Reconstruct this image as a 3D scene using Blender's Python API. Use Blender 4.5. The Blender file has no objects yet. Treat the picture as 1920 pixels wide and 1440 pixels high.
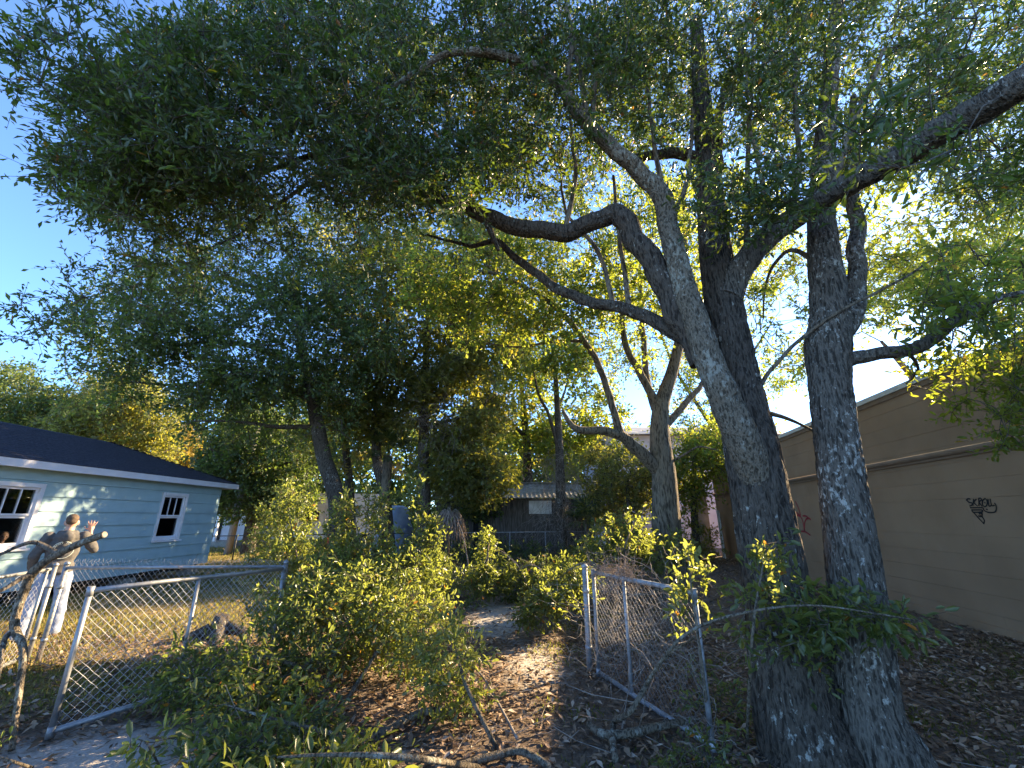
import bpy, bmesh, math, random
import numpy as np
from mathutils import Vector, Matrix, noise

random.seed(7)
rng = np.random.default_rng(11)
scene = bpy.context.scene
C = scene.collection
PI = math.pi

# ------------------------------------------------------------------ camera
CAM_H = 1.7
PITCH = math.radians(17.8)
FPX = 780.0                                  # focal length in pixels of the 1920 px wide photograph
cam_data = bpy.data.cameras.new("camera")
cam_data.sensor_width = 36.0
cam_data.lens = 36.0 * FPX / 1920.0
cam_data.clip_start = 0.05
cam_data.clip_end = 2000.0
cam = bpy.data.objects.new("camera", cam_data)
C.objects.link(cam)
cam.location = (0, 0, CAM_H)
cam.rotation_euler = (PI / 2 + PITCH, 0, 0)
scene.camera = cam

# ------------------------------------------------------------------ sky and sun
SUN_EL = math.radians(24.0)
SUN_AZ = math.radians(53.6)                  # from +Y towards +X
to_sun = Vector((math.sin(SUN_AZ) * math.cos(SUN_EL), math.cos(SUN_AZ) * math.cos(SUN_EL), math.sin(SUN_EL)))
world = bpy.data.worlds.new("World")
scene.world = world
world.use_nodes = True
wn = world.node_tree
sky = wn.nodes.new("ShaderNodeTexSky")
sky.sky_type = 'NISHITA'
sky.sun_disc = False
sky.sun_elevation = SUN_EL
sky.sun_rotation = SUN_AZ
sky.altitude = 3000.0
sky.air_density = 1.0
sky.dust_density = 1.0
sky.ozone_density = 10.0
bg = wn.nodes["Background"]
bg.inputs["Strength"].default_value = 0.15
wn.links.new(sky.outputs["Color"], bg.inputs["Color"])

sun_data = bpy.data.lights.new("sun", 'SUN')
sun_data.energy = 4.2
sun_data.angle = math.radians(0.5)
sun_data.color = (1.0, 0.87, 0.68)
sun = bpy.data.objects.new("sun", sun_data)
C.objects.link(sun)
sun.location = (30, 22, 20)
sun.rotation_euler = to_sun.to_track_quat('Z', 'Y').to_euler()

scene.view_settings.view_transform = 'Standard'
scene.view_settings.look = 'None'
scene.view_settings.exposure = 2.5
scene.view_settings.gamma = 1.0
scene.view_settings.use_curve_mapping = False
scene.view_settings.use_white_balance = True            # the camera's white balance, set for open shade
scene.view_settings.white_balance_temperature = 9000.0
scene.view_settings.white_balance_tint = 10.0
scene.render.engine = 'CYCLES'
scene.cycles.use_denoising = True
scene.cycles.max_bounces = 7
scene.cycles.diffuse_bounces = 4
scene.cycles.transmission_bounces = 5
scene.cycles.glossy_bounces = 2
scene.cycles.transparent_max_bounces = 6
scene.cycles.sample_clamp_indirect = 6.0

# ------------------------------------------------------------------ measuring helpers
CP, SP = math.cos(PITCH), math.sin(PITCH)
def ray(px, py):
    x = (px - 960.0) / FPX; v = (720.0 - py) / FPX
    return Vector((x, CP - v * SP, SP + v * CP))
def P(px, py, Y):                             # point seen at a pixel, standing at depth Y
    d = ray(px, py); t = Y / d.y
    return Vector((d.x * t, Y, CAM_H + d.z * t))
def PT(px, py, t):                            # the same by distance along the view axis
    d = ray(px, py)
    return Vector((d.x * t, d.y * t, CAM_H + d.z * t))
def G(px, py):                                # point of the ground
    d = ray(px, py); t = -CAM_H / d.z
    return Vector((d.x * t, d.y * t, 0))

# ------------------------------------------------------------------ materials
def new_mat(name):
    m = bpy.data.materials.new(name); m.use_nodes = True
    nt = m.node_tree
    return m, nt, nt.nodes["Principled BSDF"], nt.nodes, nt.links
def ramp(nodes, stops):
    r = nodes.new("ShaderNodeValToRGB")
    el = r.color_ramp.elements
    while len(el) < len(stops): el.new(0.5)
    for e, (p, c) in zip(el, stops):
        e.position = p; e.color = (c[0], c[1], c[2], 1)
    return r
def noise_mat(name, stops, scale=6, rough=0.8, detail=6, stretch=(1, 1, 1), bump=0.0, bump_scale=None, spec=0.3, metal=0.0, dist=0.0):
    m, nt, b, N, L = new_mat(name)
    tc = N.new("ShaderNodeTexCoord"); mp = N.new("ShaderNodeMapping")
    mp.inputs["Scale"].default_value = stretch
    L.new(tc.outputs["Object"], mp.inputs["Vector"])
    n = N.new("ShaderNodeTexNoise"); n.inputs["Scale"].default_value = scale; n.inputs["Detail"].default_value = detail
    n.inputs["Distortion"].default_value = dist
    L.new(mp.outputs["Vector"], n.inputs["Vector"])
    r = ramp(N, stops); L.new(n.outputs["Fac"], r.inputs["Fac"])
    L.new(r.outputs["Color"], b.inputs["Base Color"])
    b.inputs["Roughness"].default_value = rough
    b.inputs["Specular IOR Level"].default_value = spec
    b.inputs["Metallic"].default_value = metal
    if bump > 0:
        n2 = N.new("ShaderNodeTexNoise"); n2.inputs["Scale"].default_value = bump_scale or scale * 4; n2.inputs["Detail"].default_value = 8
        L.new(mp.outputs["Vector"], n2.inputs["Vector"])
        bp = N.new("ShaderNodeBump"); bp.inputs["Strength"].default_value = bump; bp.inputs["Distance"].default_value = 0.02
        L.new(n2.outputs["Fac"], bp.inputs["Height"]); L.new(bp.outputs["Normal"], b.inputs["Normal"])
    return m
def leaf_mat(name, stops, trans, fac=0.42, rough=0.42, spec=0.5):
    """leaf with a glossy face and light passing through; per-leaf value in attribute v"""
    m, nt, b, N, L = new_mat(name)
    a = N.new("ShaderNodeAttribute"); a.attribute_name = "v"
    r = ramp(N, stops); L.new(a.outputs["Fac"], r.inputs["Fac"])
    L.new(r.outputs["Color"], b.inputs["Base Color"])
    b.inputs["Roughness"].default_value = rough
    b.inputs["Specular IOR Level"].default_value = spec
    tr = N.new("ShaderNodeBsdfTranslucent")
    r2 = ramp(N, trans); L.new(a.outputs["Fac"], r2.inputs["Fac"])
    L.new(r2.outputs["Color"], tr.inputs["Color"])
    mx = N.new("ShaderNodeMixShader"); mx.inputs["Fac"].default_value = fac
    L.new(b.outputs["BSDF"], mx.inputs[1]); L.new(tr.outputs["BSDF"], mx.inputs[2])
    L.new(mx.outputs["Shader"], N["Material Output"].inputs["Surface"])
    return m
def plain_mat(name, col, rough=0.6, spec=0.4, metal=0.0, var=0.12, scale=8):
    lo = tuple(c * (1 - var) for c in col); hi = tuple(min(1, c * (1 + var)) for c in col)
    return noise_mat(name, [(0.3, lo), (0.7, hi)], scale=scale, rough=rough, spec=spec, metal=metal)
def bark_mat(name, dark, mid, lichen, amount=0.55, scale=30, lich_scale=9, zs=0.16):
    """furrowed bark: long ridges with dark cracks, pale lichen specks and patches"""
    m, nt, b, N, L = new_mat(name)
    tc = N.new("ShaderNodeTexCoord"); mp = N.new("ShaderNodeMapping"); mp.inputs["Scale"].default_value = (1, 1, zs)
    L.new(tc.outputs["Object"], mp.inputs["Vector"])
    def tex(sc, det, rgh, vec):
        n = N.new("ShaderNodeTexNoise"); n.inputs["Scale"].default_value = sc; n.inputs["Detail"].default_value = det; n.inputs["Roughness"].default_value = rgh
        L.new(vec, n.inputs["Vector"]); return n.outputs["Fac"]
    def math_(op, a, b_=None, c=None):
        n = N.new("ShaderNodeMath"); n.operation = op
        for k, v in enumerate((a, b_, c)):
            if v is None: continue
            if isinstance(v, (int, float)): n.inputs[k].default_value = v
            else: L.new(v, n.inputs[k])
        return n.outputs[0]
    n1 = tex(scale, 3, 0.55, mp.outputs["Vector"])
    ridge = math_('SUBTRACT', 1.0, math_('MULTIPLY', math_('ABSOLUTE', math_('SUBTRACT', n1, 0.5)), 6.5))     # thin raised lines
    n2 = tex(scale * 2.6, 8, 0.75, mp.outputs["Vector"])
    n3 = tex(60.0, 4, 0.7, tc.outputs["Object"])
    h = math_('ADD', math_('MULTIPLY', math_('MAXIMUM', ridge, 0.0), 0.42), math_('ADD', math_('MULTIPLY', n2, 0.50), math_('MULTIPLY', n3, 0.14)))
    r = ramp(N, [(0.26, tuple(0.6 * a + 0.2 * c for a, c in zip(dark, mid))), (0.46, mid), (0.70, tuple(min(1, c * 2.0) for c in mid))]); L.new(h, r.inputs["Fac"])
    mp2 = N.new("ShaderNodeMapping"); mp2.inputs["Scale"].default_value = (1, 1, 0.6); L.new(tc.outputs["Object"], mp2.inputs["Vector"])
    v = tex(lich_scale * 2.6, 6, 0.65, mp2.outputs["Vector"]); big = tex(2.3, 4, 0.5, tc.outputs["Object"])
    sm = math_('ADD', v, math_('MULTIPLY_ADD', big, 0.6, -0.30))
    lr = ramp(N, [(amount, (0, 0, 0)), (amount + 0.07, (1, 1, 1))]); L.new(sm, lr.inputs["Fac"])
    mu = math_('MULTIPLY', lr.outputs["Color"], math_('MINIMUM', math_('MULTIPLY', h, 1.7), 1.0))
    mix = N.new("ShaderNodeMix"); mix.data_type = 'RGBA'
    L.new(mu, mix.inputs["Factor"]); L.new(r.outputs["Color"], mix.inputs["A"]); mix.inputs["B"].default_value = (*lichen, 1)
    L.new(mix.outputs["Result"], b.inputs["Base Color"])
    b.inputs["Roughness"].default_value = 0.92; b.inputs["Specular IOR Level"].default_value = 0.15
    bp = N.new("ShaderNodeBump"); bp.inputs["Strength"].default_value = 1.0; bp.inputs["Distance"].default_value = 0.035
    L.new(h, bp.inputs["Height"]); L.new(bp.outputs["Normal"], b.inputs["Normal"])
    return m

M = {}
M['bark_dark'] = bark_mat('oak_bark_dark', (0.014, 0.011, 0.009), (0.062, 0.050, 0.040), (0.42, 0.42, 0.37), 0.63, lich_scale=11)
M['bark_pale'] = bark_mat('oak_bark_lichened', (0.040, 0.032, 0.023), (0.125, 0.102, 0.076), (0.36, 0.35, 0.29), 0.56, scale=34, lich_scale=9, zs=0.4)
M['bark_grey'] = bark_mat('oak_bark_grey', (0.022, 0.018, 0.014), (0.092, 0.078, 0.064), (0.46, 0.45, 0.40), 0.59, lich_scale=11)
M['bark_brown'] = bark_mat('bark_brown', (0.03, 0.022, 0.016), (0.11, 0.088, 0.065), (0.22, 0.22, 0.18), 0.66, scale=18)
M['twig'] = noise_mat('twig_bark', [(0.35, (0.045, 0.036, 0.028)), (0.7, (0.13, 0.11, 0.09))], scale=12, rough=0.85)
M['dead_twig'] = noise_mat('dead_twig_bark', [(0.35, (0.16, 0.13, 0.11)), (0.7, (0.36, 0.31, 0.27))], scale=12, rough=0.9)
M['vine'] = noise_mat('dead_vine_stem', [(0.35, (0.14, 0.10, 0.085)), (0.7, (0.32, 0.25, 0.21))], scale=12, rough=0.9)
M['leaf_oak'] = leaf_mat('oak_leaf', [(0.0, (0.022, 0.044, 0.016)), (0.55, (0.042, 0.074, 0.024)), (0.965, (0.07, 0.105, 0.03)), (0.985, (0.30, 0.19, 0.03)), (1.0, (0.22, 0.08, 0.02))],
                         [(0.0, (0.10, 0.19, 0.03)), (0.6, (0.20, 0.31, 0.035)), (0.965, (0.40, 0.48, 0.05)), (1.0, (0.6, 0.32, 0.04))], fac=0.30)
M['leaf_mid'] = leaf_mat('mid_tree_leaf', [(0.0, (0.028, 0.060, 0.016)), (0.6, (0.055, 0.095, 0.022)), (0.95, (0.10, 0.13, 0.03)), (1.0, (0.28, 0.16, 0.03))],
                         [(0.0, (0.27, 0.37, 0.045)), (0.6, (0.46, 0.54, 0.07)), (1.0, (0.68, 0.48, 0.07))], fac=0.55)
M['leaf_back'] = leaf_mat('far_tree_leaf', [(0.0, (0.022, 0.048, 0.020)), (0.6, (0.045, 0.080, 0.028)), (1.0, (0.09, 0.115, 0.035))],
                          [(0.0, (0.14, 0.24, 0.05)), (0.6, (0.26, 0.36, 0.05)), (1.0, (0.42, 0.44, 0.06))], fac=0.36, rough=0.5)
M['leaf_olive'] = leaf_mat('olive_tree_leaf', [(0.0, (0.045, 0.060, 0.024)), (0.6, (0.085, 0.100, 0.040)), (1.0, (0.14, 0.14, 0.06))],
                           [(0.0, (0.34, 0.37, 0.06)), (0.6, (0.52, 0.51, 0.075)), (1.0, (0.64, 0.52, 0.09))], fac=0.46, rough=0.5)
M['leaf_yellow'] = leaf_mat('yellow_tree_leaf', [(0.0, (0.14, 0.12, 0.03)), (0.6, (0.30, 0.22, 0.05)), (1.0, (0.40, 0.24, 0.05))],
                            [(0.0, (0.5, 0.44, 0.06)), (1.0, (0.7, 0.45, 0.06))], fac=0.45)
M['leaf_cut'] = leaf_mat('cut_branch_leaf', [(0.0, (0.026, 0.050, 0.018)), (0.6, (0.050, 0.085, 0.027)), (0.96, (0.10, 0.135, 0.045)), (0.985, (0.40, 0.18, 0.03)), (1.0, (0.35, 0.10, 0.02))],
                         [(0.0, (0.27, 0.34, 0.06)), (0.6, (0.43, 0.49, 0.09)), (0.96, (0.60, 0.63, 0.15)), (1.0, (0.8, 0.4, 0.07))], fac=0.44, rough=0.34, spec=0.6)
M['litter'] = leaf_mat('fallen_oak_leaf', [(0.0, (0.085, 0.050, 0.032)), (0.45, (0.215, 0.130, 0.083)), (0.85, (0.38, 0.25, 0.165)), (1.0, (0.50, 0.39, 0.30))],
                       [(0.0, (0.15, 0.08, 0.03)), (1.0, (0.4, 0.25, 0.1))], fac=0.12, rough=0.75, spec=0.25)
M['grass'] = leaf_mat('lawn_grass', [(0.0, (0.07, 0.085, 0.022)), (0.5, (0.14, 0.135, 0.035)), (1.0, (0.34, 0.26, 0.11))],
                      [(0.0, (0.30, 0.36, 0.05)), (1.0, (0.6, 0.48, 0.16))], fac=0.35, rough=0.6, spec=0.2)
M['palm'] = leaf_mat('palm_leaf', [(0.0, (0.020, 0.040, 0.018)), (1.0, (0.05, 0.085, 0.03))], [(0.0, (0.12, 0.2, 0.04)), (1.0, (0.25, 0.33, 0.06))], fac=0.25, rough=0.4)
M['palm_dead'] = leaf_mat('dead_palm_leaf', [(0.0, (0.16, 0.11, 0.08)), (1.0, (0.38, 0.28, 0.22))], [(0.0, (0.3, 0.2, 0.1)), (1.0, (0.5, 0.35, 0.2))], fac=0.2, rough=0.8)
M['galv'] = noise_mat('galvanised_tube', [(0.3, (0.20, 0.21, 0.22)), (0.7, (0.32, 0.33, 0.34))], scale=18, rough=0.5, metal=0.55, spec=0.5, bump=0.05)
M['galv_old'] = noise_mat('weathered_tube', [(0.3, (0.16, 0.17, 0.18)), (0.55, (0.32, 0.34, 0.36)), (0.75, (0.44, 0.45, 0.46))], scale=14, rough=0.6, metal=0.35, spec=0.4, bump=0.1)
M['wire'] = noise_mat('chain_link_wire', [(0.3, (0.30, 0.30, 0.31)), (0.7, (0.52, 0.52, 0.53))], scale=10, rough=0.6, metal=0.05, spec=0.5)
M['wire_dull'] = noise_mat('dull_wire', [(0.3, (0.14, 0.14, 0.14)), (0.7, (0.30, 0.30, 0.31))], scale=10, rough=0.6, metal=0.3)
M['black_metal'] = plain_mat('black_coated_metal', (0.02, 0.02, 0.022), rough=0.5)
M['siding'] = noise_mat('aqua_siding_paint', [(0.25, (0.275, 0.435, 0.475)), (0.5, (0.315, 0.48, 0.515)), (0.75, (0.34, 0.51, 0.54))], scale=3, rough=0.55, bump=0.06, bump_scale=60)
M['white_trim'] = noise_mat('white_trim_paint', [(0.3, (0.66, 0.66, 0.70)), (0.7, (0.76, 0.76, 0.79))], scale=5, rough=0.5)
M['fascia'] = noise_mat('fascia_paint', [(0.3, (0.58, 0.57, 0.60)), (0.7, (0.68, 0.67, 0.69))], scale=3, rough=0.5)
M['shingle'] = noise_mat('dark_shingle', [(0.3, (0.022, 0.022, 0.032)), (0.55, (0.040, 0.040, 0.052)), (0.75, (0.075, 0.075, 0.088))], scale=22, rough=0.9, bump=0.3, bump_scale=90)
M['dark_room'] = plain_mat('dark_interior', (0.02, 0.019, 0.018), rough=0.9)  # near-black, puts the dark of unlit spaces into the colour
M['brown_wall'] = noise_mat('brown_masonry_paint', [(0.25, (0.275, 0.168, 0.100)), (0.5, (0.335, 0.205, 0.124)), (0.75, (0.375, 0.236, 0.146))], scale=1.1, rough=0.85, bump=0.35, bump_scale=120, spec=0.2)
M['brown_trim'] = noise_mat('brown_trim_paint', [(0.25, (0.19, 0.118, 0.075)), (0.75, (0.255, 0.165, 0.108))], scale=4, rough=0.7)
M['coping'] = plain_mat('pale_metal_coping', (0.55, 0.54, 0.50), rough=0.5)
M['black_paint'] = plain_mat('black_spray_paint', (0.012, 0.012, 0.013), rough=0.6)
M['red_paint'] = plain_mat('red_spray_paint', (0.33, 0.022, 0.03), rough=0.6)
M['old_wood'] = noise_mat('weathered_wood', [(0.3, (0.055, 0.045, 0.038)), (0.6, (0.13, 0.11, 0.095)), (0.8, (0.20, 0.175, 0.155))], scale=5, stretch=(4, 4, 0.5), rough=0.9, bump=0.3)
M['tin'] = noise_mat('weathered_roof_metal', [(0.3, (0.17, 0.16, 0.145)), (0.55, (0.30, 0.29, 0.27)), (0.8, (0.46, 0.45, 0.43))], scale=2.5, rough=0.55, metal=0.35, bump=0.05)
M['white_board'] = noise_mat('white_board', [(0.3, (0.50, 0.49, 0.48)), (0.7, (0.70, 0.69, 0.68))], scale=4, rough=0.7)
M['peeling'] = noise_mat('peeling_white_paint', [(0.40, (0.16, 0.15, 0.13)), (0.48, (0.48, 0.50, 0.48)), (0.7, (0.62, 0.64, 0.62))], scale=7, stretch=(2, 2, 0.5), rough=0.8)
M['pale_siding'] = noise_mat('pale_siding', [(0.3, (0.46, 0.45, 0.50)), (0.7, (0.58, 0.57, 0.61))], scale=2, rough=0.7)
M['cream'] = plain_mat('cream_wall', (0.72, 0.68, 0.56), rough=0.7)
M['white_paint'] = plain_mat('white_vehicle_paint', (0.74, 0.74, 0.74), rough=0.35)
M['tyre'] = plain_mat('tyre_rubber', (0.02, 0.02, 0.02), rough=0.9)
M['tarp'] = noise_mat('blue_tarp', [(0.3, (0.16, 0.22, 0.32)), (0.7, (0.30, 0.37, 0.46))], scale=3, rough=0.5)
M['red'] = plain_mat('red_enamel', (0.42, 0.05, 0.03), rough=0.4)
M['orange'] = plain_mat('orange_plastic', (0.75, 0.22, 0.03), rough=0.45)
M['pole'] = noise_mat('grey_pole_wood', [(0.3, (0.16, 0.15, 0.14)), (0.7, (0.30, 0.29, 0.28))], scale=6, stretch=(4, 4, 0.3), rough=0.9)
M['concrete'] = noise_mat('stained_concrete', [(0.3, (0.16, 0.15, 0.135)), (0.7, (0.32, 0.30, 0.27))], scale=3, rough=0.9, bump=0.2)
M['skin'] = noise_mat('skin', [(0.3, (0.46, 0.25, 0.18)), (0.7, (0.55, 0.31, 0.23))], scale=14, rough=0.5)
M['hoodie'] = noise_mat('charcoal_hoodie_cloth', [(0.3, (0.075, 0.070, 0.068)), (0.7, (0.115, 0.106, 0.100))], scale=30, rough=0.95, bump=0.3, bump_scale=20)
M['jeans'] = noise_mat('faded_denim', [(0.3, (0.17, 0.21, 0.31)), (0.55, (0.27, 0.32, 0.42)), (0.75, (0.38, 0.43, 0.52))], scale=7, rough=0.9, bump=0.35, bump_scale=16)
M['shoe'] = plain_mat('brown_boot', (0.10, 0.06, 0.04), rough=0.7)
M['hair'] = noise_mat('short_brown_hair', [(0.3, (0.055, 0.034, 0.022)), (0.7, (0.13, 0.082, 0.054))], scale=40, rough=0.7, bump=0.4)
M['print'] = plain_mat('pale_print', (0.62, 0.66, 0.56), rough=0.8)
M['pink'] = plain_mat('pink_cloth', (0.42, 0.13, 0.15), rough=0.9)
M['eye'] = plain_mat('dark_eye', (0.02, 0.015, 0.012), rough=0.2)
def glass_mat():
    m, nt, b, N, L = new_mat('window_glass')
    g = N.new("ShaderNodeBsdfGlossy"); g.inputs["Roughness"].default_value = 0.02; g.inputs["Color"].default_value = (0.9, 0.95, 1, 1)
    t = N.new("ShaderNodeBsdfTransparent"); t.inputs["Color"].default_value = (0.8, 0.82, 0.82, 1)
    fr = N.new("ShaderNodeFresnel"); fr.inputs["IOR"].default_value = 1.45
    mx = N.new("ShaderNodeMixShader")
    L.new(fr.outputs["Fac"], mx.inputs["Fac"]); L.new(t.outputs["BSDF"], mx.inputs[1]); L.new(g.outputs["BSDF"], mx.inputs[2])
    L.new(mx.outputs["Shader"], N["Material Output"].inputs["Surface"])
    return m
M['glass'] = glass_mat()

# ------------------------------------------------------------------ object helpers
def link(o, parent=None):
    C.objects.link(o)
    if parent is not None:
        o.parent = parent
    return o
def thing(name, label, cat, loc=(0, 0, 0), rotz=0.0, group=None):
    o = bpy.data.objects.new(name, None); C.objects.link(o)
    o.empty_display_size = 0.2
    o.location = loc; o.rotation_euler = (0, 0, rotz)
    o['label'] = label; o['category'] = cat
    if group: o['group'] = group
    return o
def tag(o, label=None, cat=None, group=None, kind=None):
    if label: o['label'] = label
    if cat: o['category'] = cat
    if group: o['group'] = group
    if kind: o['kind'] = kind
    return o
def inv_of(parent):
    return (Matrix.Translation(parent.location) @ parent.rotation_euler.to_matrix().to_4x4()).inverted()

class MB:
    """collects faces of one mesh"""
    def __init__(s): s.v = []; s.f = []; s.sm = []
    def add(s, vs, fs, smooth=False):
        n = len(s.v); s.v.extend(tuple(x) for x in vs)
        for f in fs: s.f.append(tuple(i + n for i in f)); s.sm.append(smooth)
        return s
    def box(s, x0, x1, y0, y1, z0, z1):
        vs = [(x0, y0, z0), (x1, y0, z0), (x1, y1, z0), (x0, y1, z0), (x0, y0, z1), (x1, y0, z1), (x1, y1, z1), (x0, y1, z1)]
        return s.add(vs, [(0, 3, 2, 1), (4, 5, 6, 7), (0, 1, 5, 4), (1, 2, 6, 5), (2, 3, 7, 6), (3, 0, 4, 7)])
    def hexa(s, b, t):                         # four bottom points, four top points
        return s.add(list(b) + list(t), [(0, 3, 2, 1), (4, 5, 6, 7), (0, 1, 5, 4), (1, 2, 6, 5), (2, 3, 7, 6), (3, 0, 4, 7)])
    def tube(s, pts, radii, n=8, cap=True, smooth=True, bumps=0.0, bump_f=6.0, seed=0.0, furrow=0.0, furrow_w=0.030):
        pts = [Vector(p) for p in pts]
        if not hasattr(radii, '__len__'): radii = [radii] * len(pts)
        rings = []; up = None; arc = 0.0
        for i, p in enumerate(pts):
            d = (pts[min(i + 1, len(pts) - 1)] - pts[max(i - 1, 0)])
            if d.length < 1e-9: d = Vector((0, 0, 1))
            d.normalize()
            if up is None:
                up = Vector((1, 0, 0)) if abs(d.x) < 0.8 else Vector((0, 1, 0))
            a = (up - d * up.dot(d))
            if a.length < 1e-6: a = d.orthogonal()
            a.normalize(); b = d.cross(a); up = a
            if i: arc += (p - pts[i - 1]).length
            ring = []
            for k in range(n):
                th = 2 * PI * k / n
                r = radii[i]
                dirv = a * math.cos(th) + b * math.sin(th)
                if bumps:
                    q = p + dirv * r
                    w = noise.noise(Vector((q.x * bump_f, q.y * bump_f, q.z * bump_f * 0.22 + seed)))
                    w2 = noise.noise(Vector((q.x * bump_f * 3.1, q.y * bump_f * 3.1, q.z * bump_f * 0.55 + seed)))
                    w3 = noise.noise(Vector((q.x * 2.1, q.y * 2.1, q.z * 1.3 + seed)))
                    r = r * (1 + bumps * (abs(w) * 1.3 - 0.25) + bumps * 0.8 * (0.35 - abs(w2)) + bumps * 0.9 * w3)
                if furrow:                     # long bark ridges that run along the limb
                    R_ = max(radii[i], 0.05) / furrow_w
                    ca_, sa_ = math.cos(th) * R_, math.sin(th) * R_
                    wob = 0.9 * noise.noise(Vector((ca_ * 0.35, sa_ * 0.35, arc * 5.0 + seed)))
                    q = noise.noise(Vector((ca_ + wob, sa_ + wob, arc / furrow_w * 0.16 + seed)))
                    q2 = noise.noise(Vector((ca_ * 2.3, sa_ * 2.3, arc / furrow_w * 0.5 + seed + 9)))
                    r += furrow * (min(1.0, abs(q) * 4.0) - 0.6 + 0.35 * q2)
                ring.append(p + dirv * r)
            rings.append(ring)
        vs = [q for r in rings for q in r]; fs = []
        for i in range(len(pts) - 1):
            for k in range(n):
                fs.append((i * n + k, i * n + (k + 1) % n, (i + 1) * n + (k + 1) % n, (i + 1) * n + k))
        s.add(vs, fs, smooth)
        if cap:
            s.f.append(tuple(len(s.v) - len(vs) + k for k in reversed(range(n)))); s.sm.append(False)
            s.f.append(tuple(len(s.v) - n + k for k in range(n))); s.sm.append(False)
        return s
    def mesh(s, name):
        me = bpy.data.meshes.new(name); me.from_pydata(s.v, [], s.f); me.update()
        me.polygons.foreach_set('use_smooth', s.sm)
        return me
    def build(s, name, mat, parent=None, world_coords=False):
        me = s.mesh(name); me.materials.append(M[mat] if isinstance(mat, str) else mat)
        o = bpy.data.objects.new(name, me); link(o, parent)
        if world_coords and parent is not None: o.matrix_parent_inverse = inv_of(parent)
        return o

def spline(pts, radii, sub=6):
    """Catmull-Rom through points, radii interpolated"""
    P_ = [Vector(p) for p in pts]; out = []; ro = []
    n = len(P_)
    for i in range(n - 1):
        p0 = P_[max(i - 1, 0)]; p1 = P_[i]; p2 = P_[i + 1]; p3 = P_[min(i + 2, n - 1)]
        for k in range(sub):
            t = k / sub
            q = 0.5 * ((2 * p1) + (p2 - p0) * t + (2 * p0 - 5 * p1 + 4 * p2 - p3) * t * t + (3 * p1 - p0 - 3 * p2 + p3) * t ** 3)
            out.append(q); ro.append(radii[i] * (1 - t) + radii[i + 1] * t)
    out.append(P_[-1]); ro.append(radii[-1])
    return out, ro

def np_mesh(name, verts, faces, mat, parent=None, vals=None, world_coords=True, smooth=False):
    """mesh from numpy arrays: faces (n, k)"""
    me = bpy.data.meshes.new(name)
    nv = len(verts); nf, k = faces.shape
    me.vertices.add(nv); me.vertices.foreach_set('co', np.ascontiguousarray(verts, dtype=np.float32).ravel())
    me.loops.add(nf * k); me.loops.foreach_set('vertex_index', np.ascontiguousarray(faces, dtype=np.int32).ravel())
    me.polygons.add(nf); me.polygons.foreach_set('loop_start', np.arange(0, nf * k, k, dtype=np.int32))
    if vals is not None:
        a = me.attributes.new('v', 'FLOAT', 'FACE'); a.data.foreach_set('value', np.ascontiguousarray(vals, dtype=np.float32))
    if smooth: me.polygons.foreach_set('use_smooth', np.ones(nf, dtype=bool))
    me.update(calc_edges=True)
    me.materials.append(M[mat])
    o = bpy.data.objects.new(name, me); link(o, parent)
    if world_coords and parent is not None: o.matrix_parent_inverse = inv_of(parent)
    return o

def unit(a):
    return a / np.maximum(np.linalg.norm(a, axis=-1, keepdims=True), 1e-9)

def segs_mesh(name, A, B, ra, rb, mat, parent=None, n=3, world_coords=True):
    """many straight tapered rods in one mesh"""
    A = np.asarray(A, float); B = np.asarray(B, float); N_ = len(A)
    ra = np.broadcast_to(np.asarray(ra, float), (N_,)); rb = np.broadcast_to(np.asarray(rb, float), (N_,))
    d = unit(B - A)
    ref = np.where(np.abs(d[:, 2:3]) < 0.9, np.array([[0, 0, 1.0]]), np.array([[1.0, 0, 0]]))
    u = unit(np.cross(d, ref)); w = np.cross(d, u)
    th = np.arange(n) * 2 * PI / n
    ring = u[:, None, :] * np.cos(th)[None, :, None] + w[:, None, :] * np.sin(th)[None, :, None]
    V = np.concatenate([A[:, None] + ring * ra[:, None, None], B[:, None] + ring * rb[:, None, None]], axis=1).reshape(-1, 3)
    base = (np.arange(N_) * 2 * n)[:, None, None]
    k = np.arange(n)
    q = np.stack([k, (k + 1) % n, (k + 1) % n + n, k + n], axis=1)[None]
    F = (base + q).reshape(-1, 4)
    return np_mesh(name, V, F, mat, parent, world_coords=world_coords, smooth=True)

def leaf_arrays(pos, axis, nrm, length, width, fine=True, droop=0.12, fold=0.18):
    """leaf blades: fine = two quads folded at the midrib, else two triangles as one folded pair"""
    a = unit(axis); s = unit(np.cross(nrm, a)); h = np.cross(a, s)
    L_ = length[:, None]; W = width[:, None]
    up = h * (W * fold)
    if fine:
        v = [pos,
             pos + a * L_ * 0.32 - s * W * 0.40 + up, pos + a * L_ * 0.72 - s * W * 0.46 + up - h * L_ * droop * 0.4,
             pos + a * L_ - h * L_ * droop,
             pos + a * L_ * 0.72 + s * W * 0.46 + up - h * L_ * droop * 0.4, pos + a * L_ * 0.32 + s * W * 0.40 + up]
        V = np.stack(v, axis=1).reshape(-1, 3)
        b = (np.arange(len(pos)) * 6)[:, None]
        F = np.concatenate([b + np.array([[0, 1, 2, 3]]), b + np.array([[0, 3, 4, 5]])], axis=1).reshape(-1, 4)
        return V, F, 2
    v = [pos, pos + a * L_ * 0.55 - s * W * 0.5 + up, pos + a * L_ - h * L_ * droop, pos + a * L_ * 0.55 + s * W * 0.5 + up]
    V = np.stack(v, axis=1).reshape(-1, 3)
    b = (np.arange(len(pos)) * 4)[:, None]
    F = np.concatenate([b + np.array([[0, 1, 2]]), b + np.array([[0, 2, 3]])], axis=1).reshape(-1, 3)
    return V, F, 2

def rand_unit(n):
    return unit(rng.normal(size=(n, 3)))

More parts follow.
